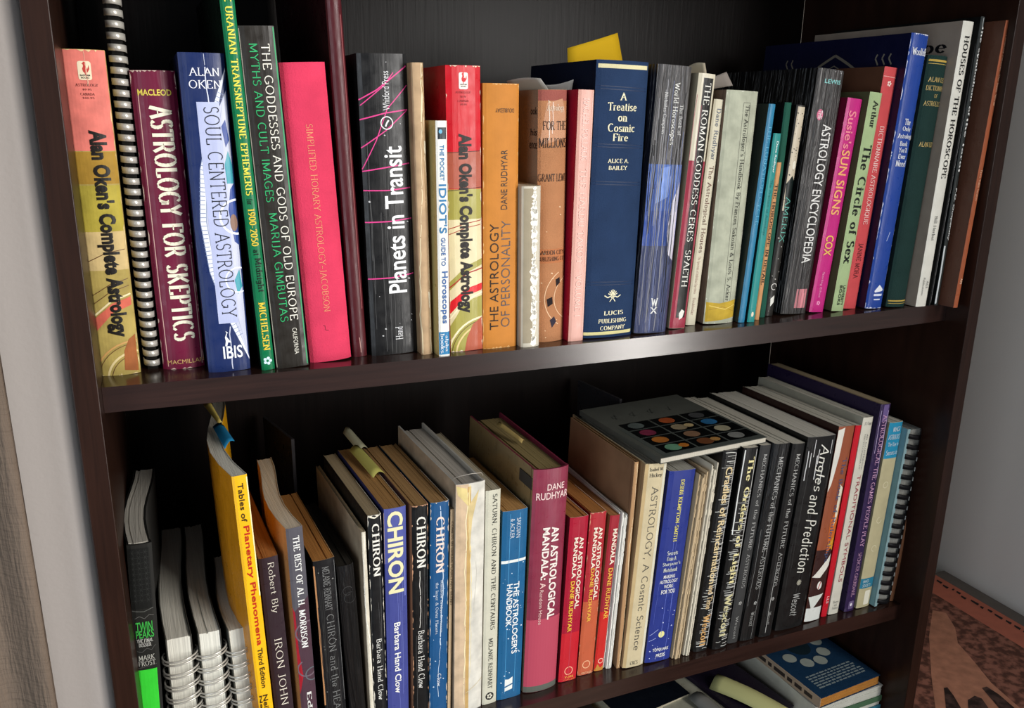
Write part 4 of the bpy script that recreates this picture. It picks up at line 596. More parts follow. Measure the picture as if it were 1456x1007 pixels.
{'k': 'book', 'l': 'black paperback with creased spine, faded grey title, orange-brown page tops', 'p': (0.1521, 0.045, -0.3549), 's': (0.0179, 0.14, 0.1823), 'r': (-0.0255, 0.0642), 'c': ('1a1612', '1a1a1c', '141416', 'b0763c'), 'm': 'gloss', 'b': 0.8, 'sh': 2, 'a': [('l', 'b88458', 1.2, [(0.02, 4.6), (0.03, 69.9), (0.01, 141.0), (0.02, 255.4)]), ('c', '30302f', 14, 61, 0.3), ('s', '8a8a86', 14, 12, 9.2, 231.7), ('l', '6a6a6a', 0.4, [(0.97, 2.6), (0.97, 141.0), (0.97, 255.4)])], 't': [('MELANIE REINHART', 'serifl', '8e8e8c', 'd', 0.38, 0.7, 6.6, 48.0), ('CHIRON and the HEALING JOURNEY', 'serifl', '7c7c7a', 'd', 0.38, 0.74, 52.1, 216.2)], 'edge': 'c89868'},
{'k': 'book', 'l': 'low glossy black paperback with swirling curled cover, in the dark gap', 'p': (0.1716, 0.044, -0.3547), 's': (0.0143, 0.13, 0.1738), 'r': (-0.0389, 0.0656), 'c': ('0b0b0c', '131314', '101011', '28241e'), 'm': 'wrinkle', 'b': 1.8, 'sh': 2, 'a': [('a', '3a3a3a', 0.5, 24.2, 4, 0.4, 20, 300), ('a', '3a3a3a', 0.6, 31.0, 5, 0.3, 60, 330)], 't': []},
{'k': 'book', 'l': 'narrow cream booklet with worn white spine, left of the first black CHIRON', 'p': (0.18265, 0.042, -0.3549), 's': (0.00349, 0.153, 0.2026), 'r': (-0.0092, 0.0657), 'c': ('a8967e', 'dad2be', 'c0b8a4', 'b8a88a'), 'm': 'worn', 'b': 0.2, 'sh': 2, 'a': [('crack', 'f4f0e4', 0.5, 1.0, 260.0, 23)], 't': []},
{'k': 'book', 'l': 'black paperback with white capitals and ragged white edges, first of the four alike titles', 'p': (0.19055, 0.042, -0.3549), 's': (0.01171, 0.145, 0.2163), 'r': (0.0003, 0.0647), 'c': ('1c1a18', '17181a', '17181a', '9c8a6c'), 'm': 'gloss', 'b': 0.7, 'sh': 2, 'a': [('w', 'e8e0d0', 31), ('w', 'e8e0d0', 32), ('c', '4a4a4a', 3, 33, 0.3), ('l', 'e8e0cc', 1.3, [(0.02, 0.8), (0.5, 2.7), (0.98, -1.1)])], 't': [('CHIRON', 'bserif', 'ece8dc', 'd', 0.26, 0.8, 7.9, 57.4), ('Barbara Hand Clow', 'serif', 'e6e4dc', 'd', 0.3, 0.7, 118.7, 180.6)], 'edge': 'e4dcc8'},
{'k': 'book', 'l': 'violet-blue paperback with large cream sans capitals', 'p': (0.2064, 0.042, -0.3547), 's': (0.0193, 0.145, 0.2194), 'r': (0.0092, 0.063), 'c': ('2c2f60', '434a8c', '434a8c', 'a07848'), 'm': 'gloss', 'b': 0.7, 'sh': 2, 'a': [('l', '6c74b8', 1.2, [(0.9, 4.9), (0.9, 85.1), (0.9, 269.0)]), ('l', 'b49c84', 0.8, [(0.01, 3.6), (0.01, 51.1), (0.02, 269.0)]), ('c', '6068ac', 3, 34, 0.3), ('r', '50589c', 0, 1, -0.3, 51.1)], 't': [('CHIRON', 'sansb', 'e2dcae', 'd', 0.12, 0.84, 2.9, 80.3), ('Barbara Hand Clow', 'bold', 'eceae4', 'd', 0.34, 0.64, 109.5, 181.4)], 'edge': 'b8a890'},
{'k': 'book', 'l': 'black paperback with peach chipped edges, second black copy of that title', 'p': (0.22755, 0.042, -0.3546), 's': (0.01481, 0.145, 0.2176), 'r': (0.0129, 0.0607), 'c': ('b07c58', '141516', '141516', 'a07c50'), 'm': 'gloss', 'b': 0.7, 'sh': 2, 'a': [('w', 'd09c78', 35), ('w', 'd09c78', 36), ('c', '4a4a4a', 4, 37, 0.3), ('crack', 'dcd8d0', 0.45, 62.2, 116.6, 38)], 't': [('CHIRON', 'bserif', 'ece8dc', 'd', 0.26, 0.82, 10.5, 59.4), ('Barbara Hand Clow', 'serif', 'e6e4dc', 'd', 0.3, 0.7, 121.6, 180.7)], 'edge': 'd8a888'},
{'k': 'book', 'l': 'bright blue paperback with pinkish white capitals, rightmost of those four', 'p': (0.24375, 0.042, -0.3544), 's': (0.01699, 0.145, 0.2174), 'r': (0.0204, 0.0579), 'c': ('24465c', '1e5282', '1e5282', 'a07c50'), 'm': 'gloss', 'b': 0.7, 'sh': 2, 'a': [('w', 'e8d8c4', 39), ('crack', 'c8d8e8', 0.5, 3.7, 194.3, 40), ('s', 'c8d8e8', 8, 13, 57.5, 201.9)], 't': [('CHIRON', 'bserif', 'efd9cc', 'd', 0.28, 0.74, 13.6, 67.9), ('Rainbow Bridge Between', 'serif', 'd8e0e8', 'd', 0.52, 0.68, 75.5, 127.9), ('the Inner & Outer Planets', 'serif', 'd8e0e8', 'd', 0.28, 0.44, 76.9, 128.6), ('Clow', 'serif', 'e6e8ec', 'd', 0.4, 0.62, 170.3, 183.8)], 'edge': 'e8e0d0'},
{'k': 'book', 'l': 'very thin tan booklet with small black capitals right of the blue one', 'p': (0.25516, 0.045, -0.3545), 's': (0.00333, 0.13, 0.2072), 'r': (0.0245, 0.0546), 'c': ('8a7458', 'c8ac88', 'a08868', 'a89070'), 'm': 'matte', 'b': 0.1, 'sh': 2, 'a': [], 't': [('COMETS IN URBAN PLANETARY BLEND', 'serif', '2c2018', 'd', 0.2, 0.8, 11.7, 93.6)]},
{'k': 'hard', 'l': 'battered white-jacketed hardcover with yellowed tape along its hinge', 'p': (0.2722, 0.04, -0.3543), 's': (0.02739, 0.158, 0.2312), 'r': (0.0153, 0.0505), 'c': ('b09c84', 'dcd8cc', 'e4e0d4', 'b4aca0'), 'm': 'worn', 'b': 1, 'sh': 2, 'a': [('r', 'd3b898', 0.0, 0.42, 0.3, 342.8), ('r', 'c8a468', 0.38, 0.5, 3.0, 342.8), ('crack', 'ecd898', 0.46, 1.6, 192.1, 51), ('crack', 'f0e4b8', 0.4, 8.3, 222.6, 52), ('p', 'e0cc8c', [(0.02, 1.6), (0.36, 4.3), (0.42, 21.6), (0.06, 9.6)]), ('p', 'dcc690', [(0.4, 21.6), (0.78, 6.9), (0.55, 35.0), (0.46, 69.2)]), ('l', 'c8b890', 0.6, [(0.4, 211.1), (0.7, 205.7), (1, 199.7)]), ('crack', 'd0ccc0', 0.7, 76.2, 125.7, 53)], 't': [], 'inset': 0.004},
{'k': 'book', 'l': 'ivory paperback with small black capitals and a round black emblem', 'p': (0.2944, 0.042, -0.3543), 's': (0.0143, 0.15, 0.2203), 'r': (0.0137, 0.0457), 'c': ('a8a290', 'cfccb8', 'bcb8a4', 'b0a48c'), 'm': 'matte', 'b': 0.3, 'sh': 2, 'a': [('e', '1c1c1a', 0.5, 211.9, 4.2, 4.2), ('flower', 'd8d4c0', 0.5, 211.9, 3.2)], 't': [('SATURN, CHIRON AND THE CENTAURS', 'serif', '2a2a26', 'd', 0.42, 0.76, 4.0, 140.5), ('MELANIE REINHART', 'serif', '2a2a26', 'd', 0.36, 0.66, 149.4, 203.4)]},
{'k': 'book', 'l': 'blue paperback with white sans title and a white ring line', 'p': (0.3146, 0.0423, -0.3541), 's': (0.0248, 0.13, 0.1965), 'r': (0.0231, 0.0398), 'c': ('2c5468', '205f8c', '1c5c8c', 'b08450'), 'm': 'gloss', 'b': 0.5, 'sh': 2, 'a': [('r', 'e8ece8', 0, 1, 49.2, 52.0), ('l', '4a94c4', 0.5, [(0.3, 2.9), (0.3, 88.2), (0.3, 190.5)]), ('l', '4a94c4', 0.5, [(0.7, 2.9), (0.7, 88.2), (0.7, 190.5)]), ('s', 'd0e0ec', 22, 15, 52.0, 190.5), ('p', 'eceee8', [(0.3, 174.9), (0.3, 182.7), (0.62, 180.4), (0.62, 173.4), (0.45, 175.7)]), ('p', 'eceee8', [(0.3, 184.3), (0.3, 188.2), (0.62, 186.6), (0.62, 181.9)])], 't': [('SAKOIAN', 'sans', 'd4dce4', 'd', 0.55, 0.72, 7.7, 27.2), ('& ACKER', 'sans', 'd4dce4', 'd', 0.3, 0.47, 7.7, 27.2), ("THE ASTROLOGER'S", 'bold', 'eef0ee', 'd', 0.52, 0.76, 72.2, 148.0), ('HANDBOOK', 'bold', 'eef0ee', 'd', 0.24, 0.48, 73.6, 117.8)], 'edge': 'd8d0c0'},
{'k': 'hard', 'l': 'thick glossy rose-maroon hardcover with white blocky title and tan side', 'p': (0.3475, 0.0402, -0.3538), 's': (0.0355, 0.156, 0.2318), 'r': (0.0298, 0.0333), 'c': ('8a7450', '8c3048', '9c5048', '8c7a50'), 'm': 'lacquer', 'b': 3.5, 'sh': 2, 'a': [('r', 'b4485c', 0.0, 1, 152.7, 234.0), ('r', '5c6058', 0, 1, 225.3, 238.0)], 't': [('DANE', 'bold', 'e8c8c4', 'h', 0.36, 0.86, 14.5, 20.7), ('RUDHYAR', 'bold', 'e8c8c4', 'h', 0.08, 1.0, 22.7, 29.7), ('AN ASTROLOGICAL', 'block', 'f0e4dc', 'd', 0.55, 0.78, 57.7, 154.2), ('MANDALA:', 'block', 'f0e4dc', 'd', 0.3, 0.5, 57.7, 111.1), ('Random House', 'sans', 'ecc8c0', 'd', 0.3, 0.4, 121.4, 158.0), ('A', 'bold', 'ecc8c0', 'd', 0.3, 0.46, 114.0, 119.9)], 'inset': 0.004, 'lpatch': ('3c3834', 0.006, 0.032, 0.55, 0.68)},
{'k': 'book', 'l': 'crimson paperback with block title and yellow author name, left of its orange-red twin', 'p': (0.3779, 0.0438, -0.3539), 's': (0.0197, 0.13, 0.1769), 'r': (0.0414, 0.0264), 'c': ('5c1020', 'a81c34', '901828', 'a8703c'), 'm': 'gloss', 'b': 0.5, 'sh': 2, 'a': [('r', 'c42430', 0, 1, 122.9, 178.2), ('a', 'f0b090', 0.52, 165.4, 4.2, 0.8, 0, 360), ('l', 'b83c4c', 0.6, [(0.5, 3.4), (0.5, 170.2)])], 't': [('AN ASTROLOGICAL', 'block', 'efe0cc', 'd', 0.56, 0.8, 20.7, 96.8), ('MANDALA', 'block', 'efe0cc', 'd', 0.28, 0.5, 20.7, 63.5), ('DANE RUDHYAR', 'bold', 'ecc040', 'd', 0.26, 0.48, 66.5, 121.4), ('Y-392', 'bold', 'f0b050', 'h', 0.3, 0.8, 171.0, 173.4), ('VINTAGE', 'bold', 'f0b050', 'h', 0.2, 0.88, 174.6, 176.6)], 'edge': 'e8c8b8'},
{'k': 'book', 'l': 'orange-red paperback with block title and rubbed orange foot, middle of three alike', 'p': (0.399, 0.046, -0.3539), 's': (0.0175, 0.13, 0.1767), 'r': (0.0437, 0.0201), 'c': ('7c2c20', 'b03038', '983028', 'a8703c'), 'm': 'gloss', 'b': 0.6, 'sh': 2, 'a': [('r', 'c46040', 0, 1, 94.3, 178.9), ('a', 'ecb890', 0.5, 165.1, 4, 0.8, 0, 360), ('w', 'd8a080', 71)], 't': [('AN ASTROLOGICAL', 'block', 'efe0cc', 'd', 0.56, 0.82, 15.4, 92.8), ('MANDALA', 'block', 'efe0cc', 'd', 0.26, 0.5, 15.4, 58.5), ('DANE RUDHYAR', 'bold', 'ecb848', 'd', 0.28, 0.5, 58.5, 116.8), ('VINTAGE', 'bold', 'f0b890', 'h', 0.2, 0.85, 173.2, 175.6)], 'edge': 'ecc8b0'},
{'k': 'book', 'l': 'thin red paperback with block title beside white pamphlets, rightmost of three alike', 'p': (0.41413, 0.0463, -0.3539), 's': (0.01066, 0.13, 0.1703), 'r': (0.0645, 0.015), 'c': ('8c5c3c', 'a02834', '902428', 'b07c4c'), 'm': 'gloss', 'b': 0.4, 'sh': 2, 'a': [('r', 'cc2c28', 0, 1, 103.6, 171.2), ('a', 'f0c8b0', 0.6, 159.0, 2.6, 0.7, 0, 360), ('p', 'c88c3c', [(0, 172.0), (0.3, 162.3), (0.6, 167.1), (1, 164.7), (1, 172.0)])], 't': [('MANDALA', 'block', 'efe0cc', 'd', 0.4, 0.85, 14.0, 52.1), ('DANE RUDHYAR', 'bold', 'ecb848', 'd', 0.35, 0.8, 55.9, 111.4)]},
{'k': 'leaves', 'l': 'sheaf of plain white pamphlets right of the thin red paperback', 'p': (0.42453, 0.0448, -0.3539), 's': (0.00865, 0.13, 0.1734), 'r': (0.0615, 0.0118), 'c': ('c8c0b4', 'dcdad2', 'd4d0c8', 'dad6cc'), 'm': 'matte', 'b': 0, 'sh': 2, 'a': [], 't': [], 'n': 4},
{'k': 'hard', 'l': 'tan board book with bare side cover left of the cream spine', 'p': (0.43493, 0.0429, -0.3542), 's': (0.00436, 0.132, 0.224), 'r': (0.0376, 0.0106), 'c': ('8c6c50', 'b48c64', 'a08060', 'b0a080'), 'm': 'matte', 'b': 0.1, 'sh': 2, 'a': [('crack', 'e0c8a0', 0.7, 2.0, 219.7, 81)], 't': []},
{'k': 'hard', 'l': 'cream dust-jacketed book with thin grey spaced title', 'p': (0.44965, 0.0384, -0.3535), 's': (0.02413, 0.15, 0.2206), 'r': (0.0605, 0.0117), 'c': ('a88c68', 'cfc09c', 'c8c0a8', 'b8b2a4'), 'm': 'matte', 'b': 0.8, 'sh': 2, 'a': [('r', 'dcd8c4', 0.85, 0.99, 0.2, 219.4), ('r', 'c8ae80', 0, 0.14, 0.2, 221.9)], 't': [('Isabel M.', 'serif', '3a3a38', 'h', 0.2, 0.84, 3.8, 7.4), ('Hickey', 'serif', '3a3a38', 'h', 0.22, 0.8, 9.6, 14.6), ('ASTROLOGY, A Cosmic Science', 'serifl', '4a4a48', 'd', 0.36, 0.7, 23.3, 201.6), ('CRCS', 'serif', '3a3a38', 'h', 0.32, 0.68, 213.7, 217.8)]},
{'k': 'book', 'l': 'cobalt blue paperback with a small yellow sun and cracked spine', 'p': (0.47752, 0.0366, -0.3532), 's': (0.03027, 0.14, 0.2095), 'r': (0.0704, 0.0145), 'c': ('1c2050', '2a3886', '243488', 'b4b0a4'), 'm': 'gloss', 'b': 0.8, 'sh': 2, 'a': [('e', 'e8e49a', 0.5, 178.5, 3.6, 3.6), ('c', '6474c8', 5, 84, 0.3), ('l', 'a8b4e4', 0.5, [(0.05, 178.5), (0.35, 172.1)]), ('l', 'a8b4e4', 0.5, [(0.05, 185.0), (0.3, 181.8)]), ('s', 'c8d0f0', 16, 17, 144.9, 209.5)], 't': [('DEBBI KEMPTON-SMITH', 'bserif', 'e8dc6c', 'd', 0.45, 0.6, 9.4, 75.1), ('Secrets', 'bserif', 'dce0d8', 'h', 0.3, 0.72, 85.0, 89.6), ('From A', 'bserif', 'dce0d8', 'h', 0.32, 0.68, 91.1, 95.7), ("Stargazer's", 'bserif', 'dce0d8', 'h', 0.18, 0.88, 97.3, 101.9), ('Notebook', 'bserif', 'dce0d8', 'h', 0.24, 0.78, 103.4, 108.1), ('MAKING', 'bold', 'e8e8e8', 'h', 0.28, 0.72, 111.2, 115.1), ('ASTROLOGY', 'bold', 'e8e8e8', 'h', 0.16, 0.86, 116.6, 120.5), ('WORK', 'bold', 'e8e8e8', 'h', 0.34, 0.7, 122.1, 126.0), ('FOR YOU', 'bold', 'e8e8e8', 'h', 0.26, 0.8, 127.6, 132.3), ('TOPQUARK', 'bold', 'e8e8e8', 'h', 0.22, 0.86, 193.9, 198.0), ('PRESS', 'bold', 'e8e8e8', 'h', 0.38, 0.74, 200.5, 204.6)], 'edge': 'd8d4d0'},
{'k': 'leaves', 'l': 'bundle of beige stapled papers right of the cobalt paperback', 'p': (0.49836, 0.0317, -0.354), 's': (0.0097, 0.13, 0.2114), 'r': (0.0868, 0.0186), 'c': ('a08c74', 'c0aa88', 'b8a484', 'c4b498'), 'm': 'matte', 'b': 0, 'sh': 2, 'a': [], 't': [], 'n': 4},
{'k': 'leaves', 'l': 'loose white sheets with punched ragged edges, left of the glossy black striped spine', 'p': (0.5122, 0.0337, -0.354), 's': (0.0098, 0.12, 0.2155), 'r': (0.0851, 0.0233), 'c': ('bcb4a0', 'd4ccb8', 'ccc4b0', 'd0c8b4'), 'm': 'matte', 'b': 0, 'sh': 2, 'a': [], 't': [], 'n': 4},
{'k': 'book', 'l': 'glossy black paperback with horizontal silver ripples and gold lettering, left of its striped neighbour', 'p': (0.529, 0.0348, -0.3539), 's': (0.0172, 0.14, 0.2239), 'r': (0.0772, 0.0285), 'c': ('1c1a18', '1c1c1c', '0c0c0c', 'c4beb0'), 'm': 'gloss', 'b': 1, 'sh': 2, 'a': [('hs', 'd6d6d0', 84, 91, 3.4, 223.0), ('l', 'e0e0dc', 0.9, [(0.92, 3.4), (0.9, 105.9), (0.93, 218.8)])], 't': [('Cradles of Reincarnation', 'bold', 'e2cc9c', 'd', 0.3, 0.78, 17.5, 145.4), ('and Time', 'bold', 'dcc090', 'd', 0.35, 0.75, 147.0, 174.4), ('Wescott', 'bserif', 'e0b070', 'd', 0.3, 0.8, 180.9, 217.2)]},
{'k': 'book', 'l': 'black paperback with silver ripples and cream serif title, right of the gold-lettered one', 'p': (0.5501, 0.0311, -0.3539), 's': (0.0181, 0.145, 0.2246), 'r': (0.0809, 0.0339), 'c': ('0a0a0a', '181818', '0c0c0c', 'c4beb0'), 'm': 'gloss', 'b': 1, 'sh': 2, 'a': [('hs', 'd0d0ca', 76, 92, 47.1, 224.2), ('l', 'e6e6e2', 1.1, [(0.1, 2.2), (0.08, 47.1), (0.1, 93.3)]), ('l', 'e0e0dc', 0.9, [(0.9, 2.2), (0.92, 77.8), (0.88, 164.9)])], 't': [('The Orders of Light', 'bserif', 'efe4a8', 'd', 0.3, 0.78, 9.6, 148.7), ('Wescott', 'bserif', 'd8d0a0', 'd', 0.3, 0.8, 160.8, 210.0)]},
{'k': 'book', 'l': 'dark grey matte paperback with grey spaced title, first of three matching volumes', 'p': (0.5694, 0.0343, -0.3541), 's': (0.0137, 0.16, 0.2234), 'r': (0.0874, 0.0393), 'c': ('0c0c0c', '3c3c3c', '101010', 'cac4b4'), 'm': 'matte', 'b': 0.8, 'sh': 2, 'a': [('flower', 'a8a8a4', 0.55, 176.3, 2.4)], 't': [('MECHANICS of the FUTURE', 'serif', 'b8b8b4', 'd', 0.36, 0.68, 9.4, 114.7), ('ASTEROIDS', 'serif', 'a4a4a0', 'd', 0.36, 0.68, 119.5, 158.3), ('Wescott', 'serif', 'a0a09c', 'd', 0.36, 0.62, 191.2, 218.0)]},
{'k': 'book', 'l': 'black paperback of the matching set with rubbed silvery highlights, the middle one', 'p': (0.58734, 0.0324, -0.3538), 's': (0.01992, 0.16, 0.2227), 'r': (0.0949, 0.0445), 'c': ('0c0c0c', '1c1c1c', '101010', 'cac4b4'), 'm': 'wrinkle', 'b': 0.8, 'sh': 2, 'a': [('c', '8a8a88', 5, 95, 0.3), ('flower', 'a8a8a4', 0.55, 178.8, 2.4)], 't': [('MECHANICS of the FUTURE', 'serif', 'b8b8b4', 'd', 0.36, 0.68, 14.0, 119.3), ('ASTEROIDS', 'serif', 'a4a4a0', 'd', 0.36, 0.68, 124.1, 162.3), ('Wescott', 'serif', 'a0a09c', 'd', 0.36, 0.62, 188.8, 205.5)]},
{'k': 'book', 'l': 'black paperback of the matching set with one white crease, third and rightmost', 'p': (0.6094, 0.0309, -0.3541), 's': (0.0169, 0.16, 0.2205), 'r': (0.0865, 0.0494), 'c': ('0c0c0c', '1a1a1a', '101010', 'cac4b4'), 'm': 'gloss', 'b': 0.8, 'sh': 2, 'a': [('c', '4a4a4a', 5, 97, 0.3), ('l', 'c8c8c4', 0.5, [(0.4, 132.6), (0.38, 173.8), (0.42, 216.0)]), ('flower', 'a8a8a4', 0.55, 175.5, 2.4)], 't': [('MECHANICS of the FUTURE', 'serif', 'b8b8b4', 'd', 0.36, 0.68, 11.0, 116.3), ('ASTEROIDS', 'serif', 'a4a4a0', 'd', 0.36, 0.68, 121.2, 160.5), ('Wescott', 'serif', 'a0a09c', 'd', 0.36, 0.62, 190.6, 205.8)]},
{'k': 'book', 'l': 'wide black paperback with white script title and a little sun emblem', 'p': (0.6433, 0.0326, -0.3536), 's': (0.0391, 0.16, 0.2226), 'r': (0.0757, 0.0539), 'c': ('121212', '171717', '141414', 'd0cabc'), 'm': 'gloss', 'b': 1.2, 'sh': 2, 'a': [('c', '3c3c3c', 9, 101, 0.4), ('c', 'd8d8d8', 7, 102, 0.8, 0.6, 45.8), ('sun', 'd0ccb8', 0.55, 167.3, 3.4)], 't': [('Angles', 'script', 'eceade', 'd', 0.38, 0.8, 8.4, 61.7), ('and Prediction', 'script', 'eceade', 'd', 0.38, 0.8, 64.8, 155.5), ('Wescott', 'script', 'b8b8b4', 'd', 0.4, 0.68, 180.8, 207.3)], 'edge': 'b8b8b4'},  # broad pale strokes at its top are painted glare
{'k': 'book', 'l': 'brown and white pictorial paperback with grey-blue title', 'p': (0.6777, 0.0359, -0.3544), 's': (0.0229, 0.15, 0.2288), 'r': (0.0759, 0.0579), 'c': ('2c1410', '9a5438', '7c4030', 'cac4b4'), 'm': 'gloss', 'b': 0.5, 'sh': 2, 'a': [('r', '3a2220', 0, 1, 142.1, 229.9), ('p', 'e8e4d8', [(0, 4.3), (0.35, 1.2), (0.3, 34.2), (0.12, 66.2), (0, 74.3)]), ('p', 'd8702c', [(0.5, 107.1), (1, 90.6), (1, 136.2), (0.6, 148.8)]), ('p', 'ece8dc', [(0.0, 174.3), (1, 148.8), (1, 162.4), (0.5, 176.0)]), ('e', 'e8e4dc', 0.55, 185.5, 3.4, 5), ('l', 'b02020', 1.2, [(0.5, 189.8), (0.6, 181.2)]), ('p', 'dce0d8', [(0, 198.4), (0.95, 196.7), (0.3, 215.9)]), ('r', 'dfe2dc', 0, 1, 212.4, 229.9), ('p', 'ece4cc', [(0.7, 66.2), (0.95, 71.1), (0.9, 103.0), (0.75, 115.4)]), ('p', 'e0a030', [(0.6, 137.1), (1, 127.8), (1, 144.6)])], 't': [('The Book of Rulerships', 'serif', '4c5a80', 'd', 0.5, 0.82, 35.8, 157.3)]},
{'k': 'book', 'l': 'slim bright red paperback between the pictorial and cream spines', 'p': (0.69726, 0.038, -0.3552), 's': (0.00871, 0.15, 0.2271), 'r': (0.0702, 0.0612), 'c': ('7c0c14', 'cc1c2c', 'a01420', 'ccc6b6'), 'm': 'gloss', 'b': 0.4, 'sh': 2, 'a': [], 't': [('LLS', 'bold', 'f0c8c8', 'd', 0.3, 0.7, 201.6, 210.4)]},
{'k': 'book', 'l': 'cream paperback with widely spaced red capitals', 'p': (0.71068, 0.0382, -0.3551), 's': (0.01485, 0.16, 0.2344), 'r': (0.0635, 0.0638), 'c': ('a8a494', 'd8d4c4', 'ccc8b8', 'ccc6b6'), 'm': 'matte', 'b': 0.3, 'sh': 2, 'a': [], 't': [('J.C. Cooper', 'serif', '4a4a50', 'h', 0.15, 0.9, 4.8, 9.6), ('AN ILLUSTRATED', 'serif', '4a4a48', 'd', 0.58, 0.7, 19.1, 59.4), ('ENCYCLOPAEDIA OF', 'serif', '4a4a48', 'd', 0.34, 0.46, 19.1, 59.4), ('TRADITIONAL SYMBOLS', 'sans', 'a03040', 'd', 0.38, 0.72, 65.9, 194.5), ('Thames\nand\nHudson', 'serif', '4a4a48', 'h', 0.2, 0.8, 217.4, 228.1)]},
{'k': 'book', 'l': 'purple paperback with pinkish capitals and a framed moon emblem, tallest at right', 'p': (0.7319, 0.0362, -0.3553), 's': (0.0151, 0.17, 0.2475), 'r': (0.0568, 0.0657), 'c': ('241a38', '34244c', '2c2044', 'a89678'), 'm': 'gloss', 'b': 0.3, 'sh': 2, 'a': [('r', '6c5a8c', 0.3, 0.8, 0.8, 19.8), ('rr', '6c5c80', 0.3, 0.8, 235.0, 244.8), ('e', 'e8e0e8', 0.55, 239.4, 1.6, 2), ('c', 'c8b8d8', 3, 111, 0.4, 0.8, 101.2)], 't': [('ASTROLOGICAL THE GAMES PEOPLE PLAY', 'serif', 'd8a8c8', 'd', 0.35, 0.75, 11.9, 167.3), ('SPENCER GRENDAHL', 'serif', 'c89cb8', 'd', 0.35, 0.7, 174.3, 228.7)]},  # lavender patch at its head is glare put into the colour
{'k': 'book', 'l': 'beige marbled paperback with blue label panels at head and foot', 'p': (0.75253, 0.0365, -0.3553), 's': (0.02087, 0.15, 0.2245), 'r': (0.0565, 0.067), 'c': ('8c8468', 'c0b690', 'a8a080', 'ccc6b6'), 'm': 'matte', 'b': 0.4, 'sh': 2, 'a': [('r', '2a8fb4', 0, 1, 0.4, 41.9), ('r', '2c7c98', 0, 1, 187.3, 199.8), ('rr', 'e8e4d0', 0.45, 0.85, 203.4, 221.4), ('a', 'd8d0b0', 0.5, 73.4, 3.5, 0.8, 0, 360), ('a', 'd8d0b0', 0.5, 115.8, 3.5, 0.8, 90, 360), ('a', 'd8d0b0', 0.5, 150.3, 3.5, 0.8, 0, 270)], 't': [('MAGI', 'serif', 'e8f0f0', 'h', 0.3, 0.8, 5.2, 10.9), ('ASTROLOGY', 'serif', 'e8f0f0', 'h', 0.08, 0.95, 14.1, 19.8), ('The Key to', 'serif', 'e8f0f0', 'h', 0.12, 0.9, 23.1, 28.8), ('Success in', 'serif', 'e8f0f0', 'h', 0.1, 0.92, 32.0, 37.8), ('MAGI', 'sans', 'dcecec', 'h', 0.15, 0.55, 189.1, 192.6), ('SOCIETY', 'sans', 'dcecec', 'h', 0.15, 0.75, 194.4, 198.0)]},
{'k': 'comb', 'l': 'pale blue book bound with a black plastic comb, last on the lower shelf', 'p': (0.77732, 0.0338, -0.3553), 's': (0.02747, 0.15, 0.2153), 'r': (0.058, 0.068), 'c': ('6f949c', '8aa8ac', '1a1a1a', '8a8a84'), 'm': 'matte', 'b': 0, 'sh': 2, 'a': [], 't': [], 'coil': ('comb', '161618', 0.0118)},
{'k': 'hard', 'l': 'brown folder with rounded copper corner behind the comb-bound book', 'p': (0.7953, 0.0345, -0.3561), 's': (0.0058, 0.15, 0.2139), 'r': (0.0741, 0.0687), 'c': ('4a3226', '8a5c40', '3a281e', '7c6c5c'), 'm': 'matte', 'b': 0.8, 'sh': 2, 'a': [('p', 'b87c54', [(0.0, 3.3), (1, 3.3), (1, 16.5), (0, 16.5)])], 't': []}]

# ------------------------------------------------------------------ room shell
def wallbox(name, a, m): mb = MB(); mb.box(*a); return struct(mb.build(name, [m]))
wallbox('wall_back', (-1.6, 1.2, .31, .36, -1.3, 1.2), mat('b8b2a8', 'paint'))
wallbox('wall_right', (1.2, 1.26, -1.1, .36, -1.3, 1.2), mat('e2ded8', 'paint'))
wallbox('floor', (-1.6, 1.2, -2.6, .31, -1.36, -1.3), mat('6a5444', 'matte'))
mb = MB(); mb.box(1.185, 1.2, -1.0, .31, -1.3, -1.2); struct(mb.build('baseboard_right', [mat('d8d4cc', 'paint')]))

# ------------------------------------------------------------------ bookcase
W = .80; T = .0151; YS = .0262; DEP = .29
case = thing('bookcase', 'dark espresso-brown bookcase with sagging wood-grain shelves full of books', 'bookcase', (0, 0, -1.3))
def cz(z): return z + 1.3
dk = mat('28160f', 'woodv'); dkh = mat('2c1a15', 'wood')
for x0 in (-T, W):
    mb = MB(); mb.box(x0, x0 + T, 0, DEP, 0, cz(.75)); mb.build('side_panel', [dk], case, bevel=.0006)
mb = MB(); mb.box(0, W, DEP, DEP + .006, cz(-1.25), cz(.75)); mb.build('back_panel', [mat('120c0a', 'back')], case)
mb = MB(); mb.box(-T, W + T, 0, DEP, cz(.75), cz(.77)); mb.build('top_panel', [dkh], case)
for zt, sag in ((.375, 0), (0, .00363), (-.35641, -.0021), (-.56, 0), (-.92, 0), (-1.25, 0)):
    mb = MB(); n = 24; V = []; F = []
    for k in range(n + 1):
        x = .0002 + (W - .0004) * k / n; z = cz(zt) - sag * 4 * x / W * (1 - x / W)
        V += [(x, YS, z - .0186), (x, YS, z), (x, DEP, z), (x, DEP, z - .0186)]
    for k in range(n): F += [(4 * k + i, 4 * k + 4 + i, 4 * k + 4 + (i + 1) % 4, 4 * k + (i + 1) % 4) for i in range(4)]
    F += [(0, 1, 2, 3), (4 * n + 3, 4 * n + 2, 4 * n + 1, 4 * n)]
    mb.add(V, F); mb.build('shelf', [dkh], case)
# printed-brown divider standing behind the maroon and chiron books
# ------------------------------------------------------------------ books
keys = {(t[0], t[1]) for b in BOOKS for t in b['t']} | {(t[0], t[1]) for b in BOOKS for t in b.get('lt', [])}
keys |= {('ASTROLOGY FOR LOVERS', 'bold')}
prepare_text(sorted(keys))
roots = [make_book(b) for b in BOOKS]

